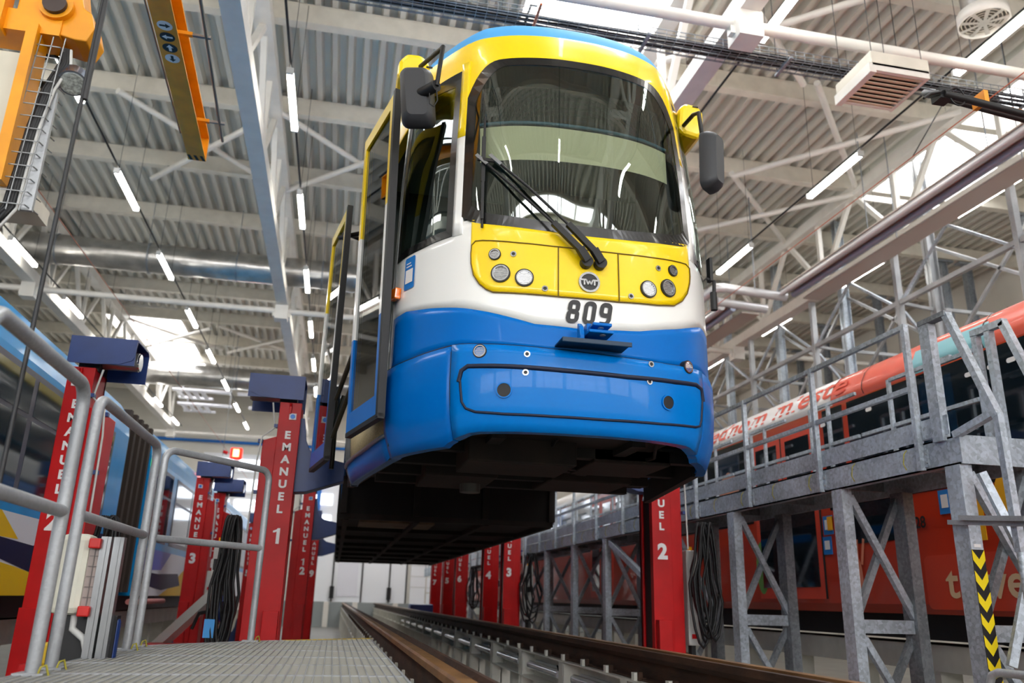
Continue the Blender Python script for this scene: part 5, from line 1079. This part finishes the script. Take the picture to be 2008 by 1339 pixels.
# cable tray under the cross pipe
t = thing('cable_tray', 'dark wire mesh cable tray full of cables below the nearest white cross pipe', 'cable tray')
m = MB()
for z in (6.58, 6.64, 6.70):
    for dy in (0, .28): m.box(-1.7, 8.9, 7.90+dy-.004, 7.90+dy+.004, z+.08, z+.088)
for k in range(5): m.box(-1.7, 8.9, 7.93+.055*k, 7.936+.055*k, 6.655, 6.663)
for k in range(85): x = -1.68+.125*k; m.box(x, x+.006, 7.90, 8.18, 6.655, 6.663).box(x, x+.006, 7.90, 7.906, 6.66, 6.78)
m.build('mesh', GALVD, t)
for k in range(9): MB().tube([(-1.65+.7*q*.79, 7.93+.027*k+.006*math.sin(q*2+k), 6.69+.016*(k % 3)) for q in range(20)], .019, 6).build('cable', BLACK, t)
for x in (3.2, 5.1, 6.95, 8.7): MB().beam((x, 7.84, 6.64), (x+.0, 8.24, 6.64), .04, .03).build('bracket', GALVD, t)
for x in (3.2, 5.1, 6.95, 8.7): MB().box(x-.004, x+.004, 8.2, 8.208, 6.64, 9.28).build('bracket_rod', BLACK, t)
# radiant heating strip
def strip(x, y0, y1, label):
    t = thing('radiant_heater', label, 'heater'); sil = mat('heater_silver', (206, 206, 208), .4, .4)
    MB().box(x+.55, x+1.0, y0, y1, 6.52, 6.55).build('reflector_plate', mat('plate_beige', (200, 192, 182), .45, .2), t); MB().tube([(x+.06, y0, 6.60), (x+.06, y1, 6.60)], .07, 14).build('heating_tube', sil, t); MB().tube([(x+.34, y0, 6.60), (x+.34, y1, 6.60)], .07, 14).build('heating_tube', mat('heater_blue_silver', (164, 178, 200), .4, .4), t)
    MB().box(x-.02, x+.55, y0, y1, 6.66, 6.68).build('upper_sheet', mat('plate_beige', (200, 192, 182), .45, .2), t)
    y = y0+1
    while y < y1: MB().box(x+.2, x+.215, y, y+.015, 6.68, 8.9).build('hanger_rod', GALVD, t); MB().box(x+.8, x+.815, y, y+.015, 6.55, 8.9).build('hanger_rod', GALVD, t); y += 3
    return t
st = strip(9.05, 8.3, 15.2, 'long silver radiant heater with two tubes along the right, under the truss'); strip(8.2, 16.4, 36, 'farther silver radiant heater running on toward the back wall at right')
t = thing('heater_return_pipe', 'silver U-shaped insulated pipe joining the two radiant heaters', 'pipe'); sil = MATS['heater_silver']
MB().tube([(9.3, 15.4, 6.6), (7.75, 15.25, 6.6), (7.6, 15.3, 6.6), (7.55, 18, 6.6)], .10, 14).build('pipe_run', sil, t); MB().tube([(9.2, 16.1, 6.55), (7.9, 15.95, 6.55)], .10, 14).build('pipe_run', sil, t); MB().box(8.4, 8.42, 15.1, 15.12, 6.6, 9).build('hanger_rod', GALVD, t)
# grid-shaped radiant panels far left
for i, (x, y, fl, lab) in enumerate(((-7.15, 34.5, 1, 'white comb-shaped radiant panel under the far left roof, left one'), (-4.6, 34.6, -1, 'white comb-shaped radiant panel under the far left roof, right one'), (-7.4, 37.2, 1, 'white comb-shaped radiant panel nearest the back wall, left one'), (-4.4, 37.2, -1, 'white comb-shaped radiant panel nearest the back wall, right one'))):
    m = MB().box(x, x+2.3, y, y+.35, 7.9, 7.98)
    for k in range(4): xx = x+.1+.32*k+(0 if fl > 0 else 1.2); m.box(xx, xx+.16, y+.35, y+1.5, 7.9, 7.96)
    m.box(x+(0 if fl > 0 else 1.2), x+1.4+(0 if fl > 0 else 1.2), y+1.5, y+1.75, 7.9, 7.98); m.box(x+.4, x+.42, y+.1, y+.12, 7.98, 9.3).box(x+2.2, x+2.22, y+.1, y+.12, 7.98, 9.3); tag(m.build('comb_heater', mat('panel_white', (225, 225, 232), .4)), lab, 'heater')
# galvanized hangers of the roof access gantries beyond the right truss
names = 'nearest second third fourth fifth sixth seventh'.split()
GY = [7.35, 10.38, 13.42, 16.46, 19.5, 22.6, 25.7]
for q, y in enumerate(GY):
    t = thing('gantry_hanger', 'slim galvanized post hanging from the right-hand roof truss, %s from the camera' % names[q], 'post', group='posts under the right truss')
    MB().box(10.56, 10.68, y-.05, y+.05, 2.7, 6.98).build('post', GALV2, t)
    t = thing('gantry_hanger', 'wide galvanized beam post just beyond the right-hand truss, %s from the camera' % names[q], 'post', group='posts beyond the right truss')
    MB().box(11.5, 11.7, y+.14, y+.16, 2.7, 9.33).box(11.5, 11.515, y+.06, y+.24, 2.7, 9.33).box(11.685, 11.7, y+.06, y+.24, 2.7, 9.33).build('post', GALV2 if q < 3 else GALV, t)
for r_, x in enumerate((15.1, 15.85)):
    for q, y in enumerate((11.72, 14.5, 17.28, 20.06, 22.84, 25.62)):
        t = thing('gantry_hanger', 'grey post clamped to a purlin far right, %s from the camera in the %s row' % (names[q], ('left', 'right')[r_]), 'post', group='far right roof posts')
        MB().box(x-.1, x+.1, y-.008, y+.008, 4.2, 8.93).box(x-.1, x-.085, y-.08, y+.08, 4.2, 8.93).box(x+.085, x+.1, y-.08, y+.08, 4.2, 8.93).build('post', GALVD, t)
        MB().box(x-.28, x+.28, y-.1, y+.1, 8.86, 8.92).build('clamp_plate', GALVD, t)
for q, (y, y2) in enumerate(zip(GY, GY[1:])):
    t = thing('bracing_bay', 'galvanized bars and braces between the right truss posts, %s bay from the camera' % names[q], 'frame')
    for a_, b_, w_ in (((10.62, y+.06, 5.88), (10.62, y2-.06, 5.88), .09), ((10.62, y+.06, 5.8), (10.62, (y+y2)/2, 6.9), .05), ((10.62, y2-.06, 5.9), (10.62, (y+y2)/2, 6.9), .05), ((11.6, y+.3, 5.3), (11.6, y2, 7.2), .06), ((11.6, y+.3, 7.0), (11.6, y2, 4.9), .06), ((10.7, y2, 5.88), (11.48, y2+.15, 5.88), .06), ((11.72, y2+.1, 5.88), (15.0, y2+.1, 5.88), .07), ((10.7, y2, 5.7), (11.48, y2+.1, 4.9), .05)):
        MB().beam(a_, b_, w_, w_).build('brace' if a_[2] != b_[2] else 'bar', GALV2 if w_ > .05 else GALV, t)
# current collector on a pole at the top right
t = thing('current_collector', 'black pantograph frame with an orange bar entering at the right edge', 'pantograph')
Y = 3.5
MB().tube([(3.24, Y, 2.885), (4.2, Y, 2.79)], .022, 10).build('contact_strip', BLACK, t); MB().tube([(3.28, Y+.2, 3.03), (4.2, Y+.2, 2.93)], .02, 10).build('contact_strip', BLACK, t)
MB().beam((3.52, Y+.06, 2.915), (4.2, Y+.06, 2.86), .03, .02).box(3.52, 3.55, Y, Y+.1, 2.88, 2.96).build('orange_bar', mat('panto_orange', (240, 150, 20), .4), t)
MB().tube([(3.24, Y, 2.885), (3.22, Y+.08, 2.93), (3.26, Y+.16, 3.0), (3.30, Y+.2, 3.03)], .024, 8).box(3.22, 3.30, Y+.0, Y+.08, 2.86, 2.93).tube([(3.24, Y, 2.9), (3.15, Y, 2.87), (3.10, Y, 2.83)], .008, 6).build('end_horn', BLACK, t)
MB().tube([(3.33+.05*math.cos(a_), Y, 2.88+.06*math.sin(a_)) for a_ in [2*math.pi*i/16 for i in range(17)]], .005, 6, cap=False).build('wire_loop', BLACK, t)
MB().tube([(4.15, Y+.1, 2.85), (4.15, Y+.1, 9.2)], .03, 8).build('support_pole', GALVD, t)
# tram roof contact wires, orange insulated lines
org = mat('copper_line', (190, 96, 56), .4)
def line(name, P, r, m_, lab): return tag(MB().tube(P, r, 6).build(name, m_), lab, 'wire')
line('suspension_wire', [(-3.76, 5.2, 4.42), (-3.76, 12, 4.42), (-3.76, 22, 4.42), (-3.76, 40.9, 4.42)], .006, org, 'thin orange wire running away over the blue tram')
line('suspension_wire', [(6.24, 4, 5.1), (6.24, 12, 5.1), (6.24, 40.9, 5.1)], .006, org, 'thin orange wire running away over the red tram')
line('suspension_wire', [(6.24, 7.35, 5.1), (7.5, 7.95, 6.66)], .007, BLACK, 'thin black wire from the orange wire up to the cable tray')
line('suspension_wire', [(1.24, 5.3, 4.6), (1.24, 40.9, 4.6)], .012, org, 'thin orange contact wire above the raised tram roof')
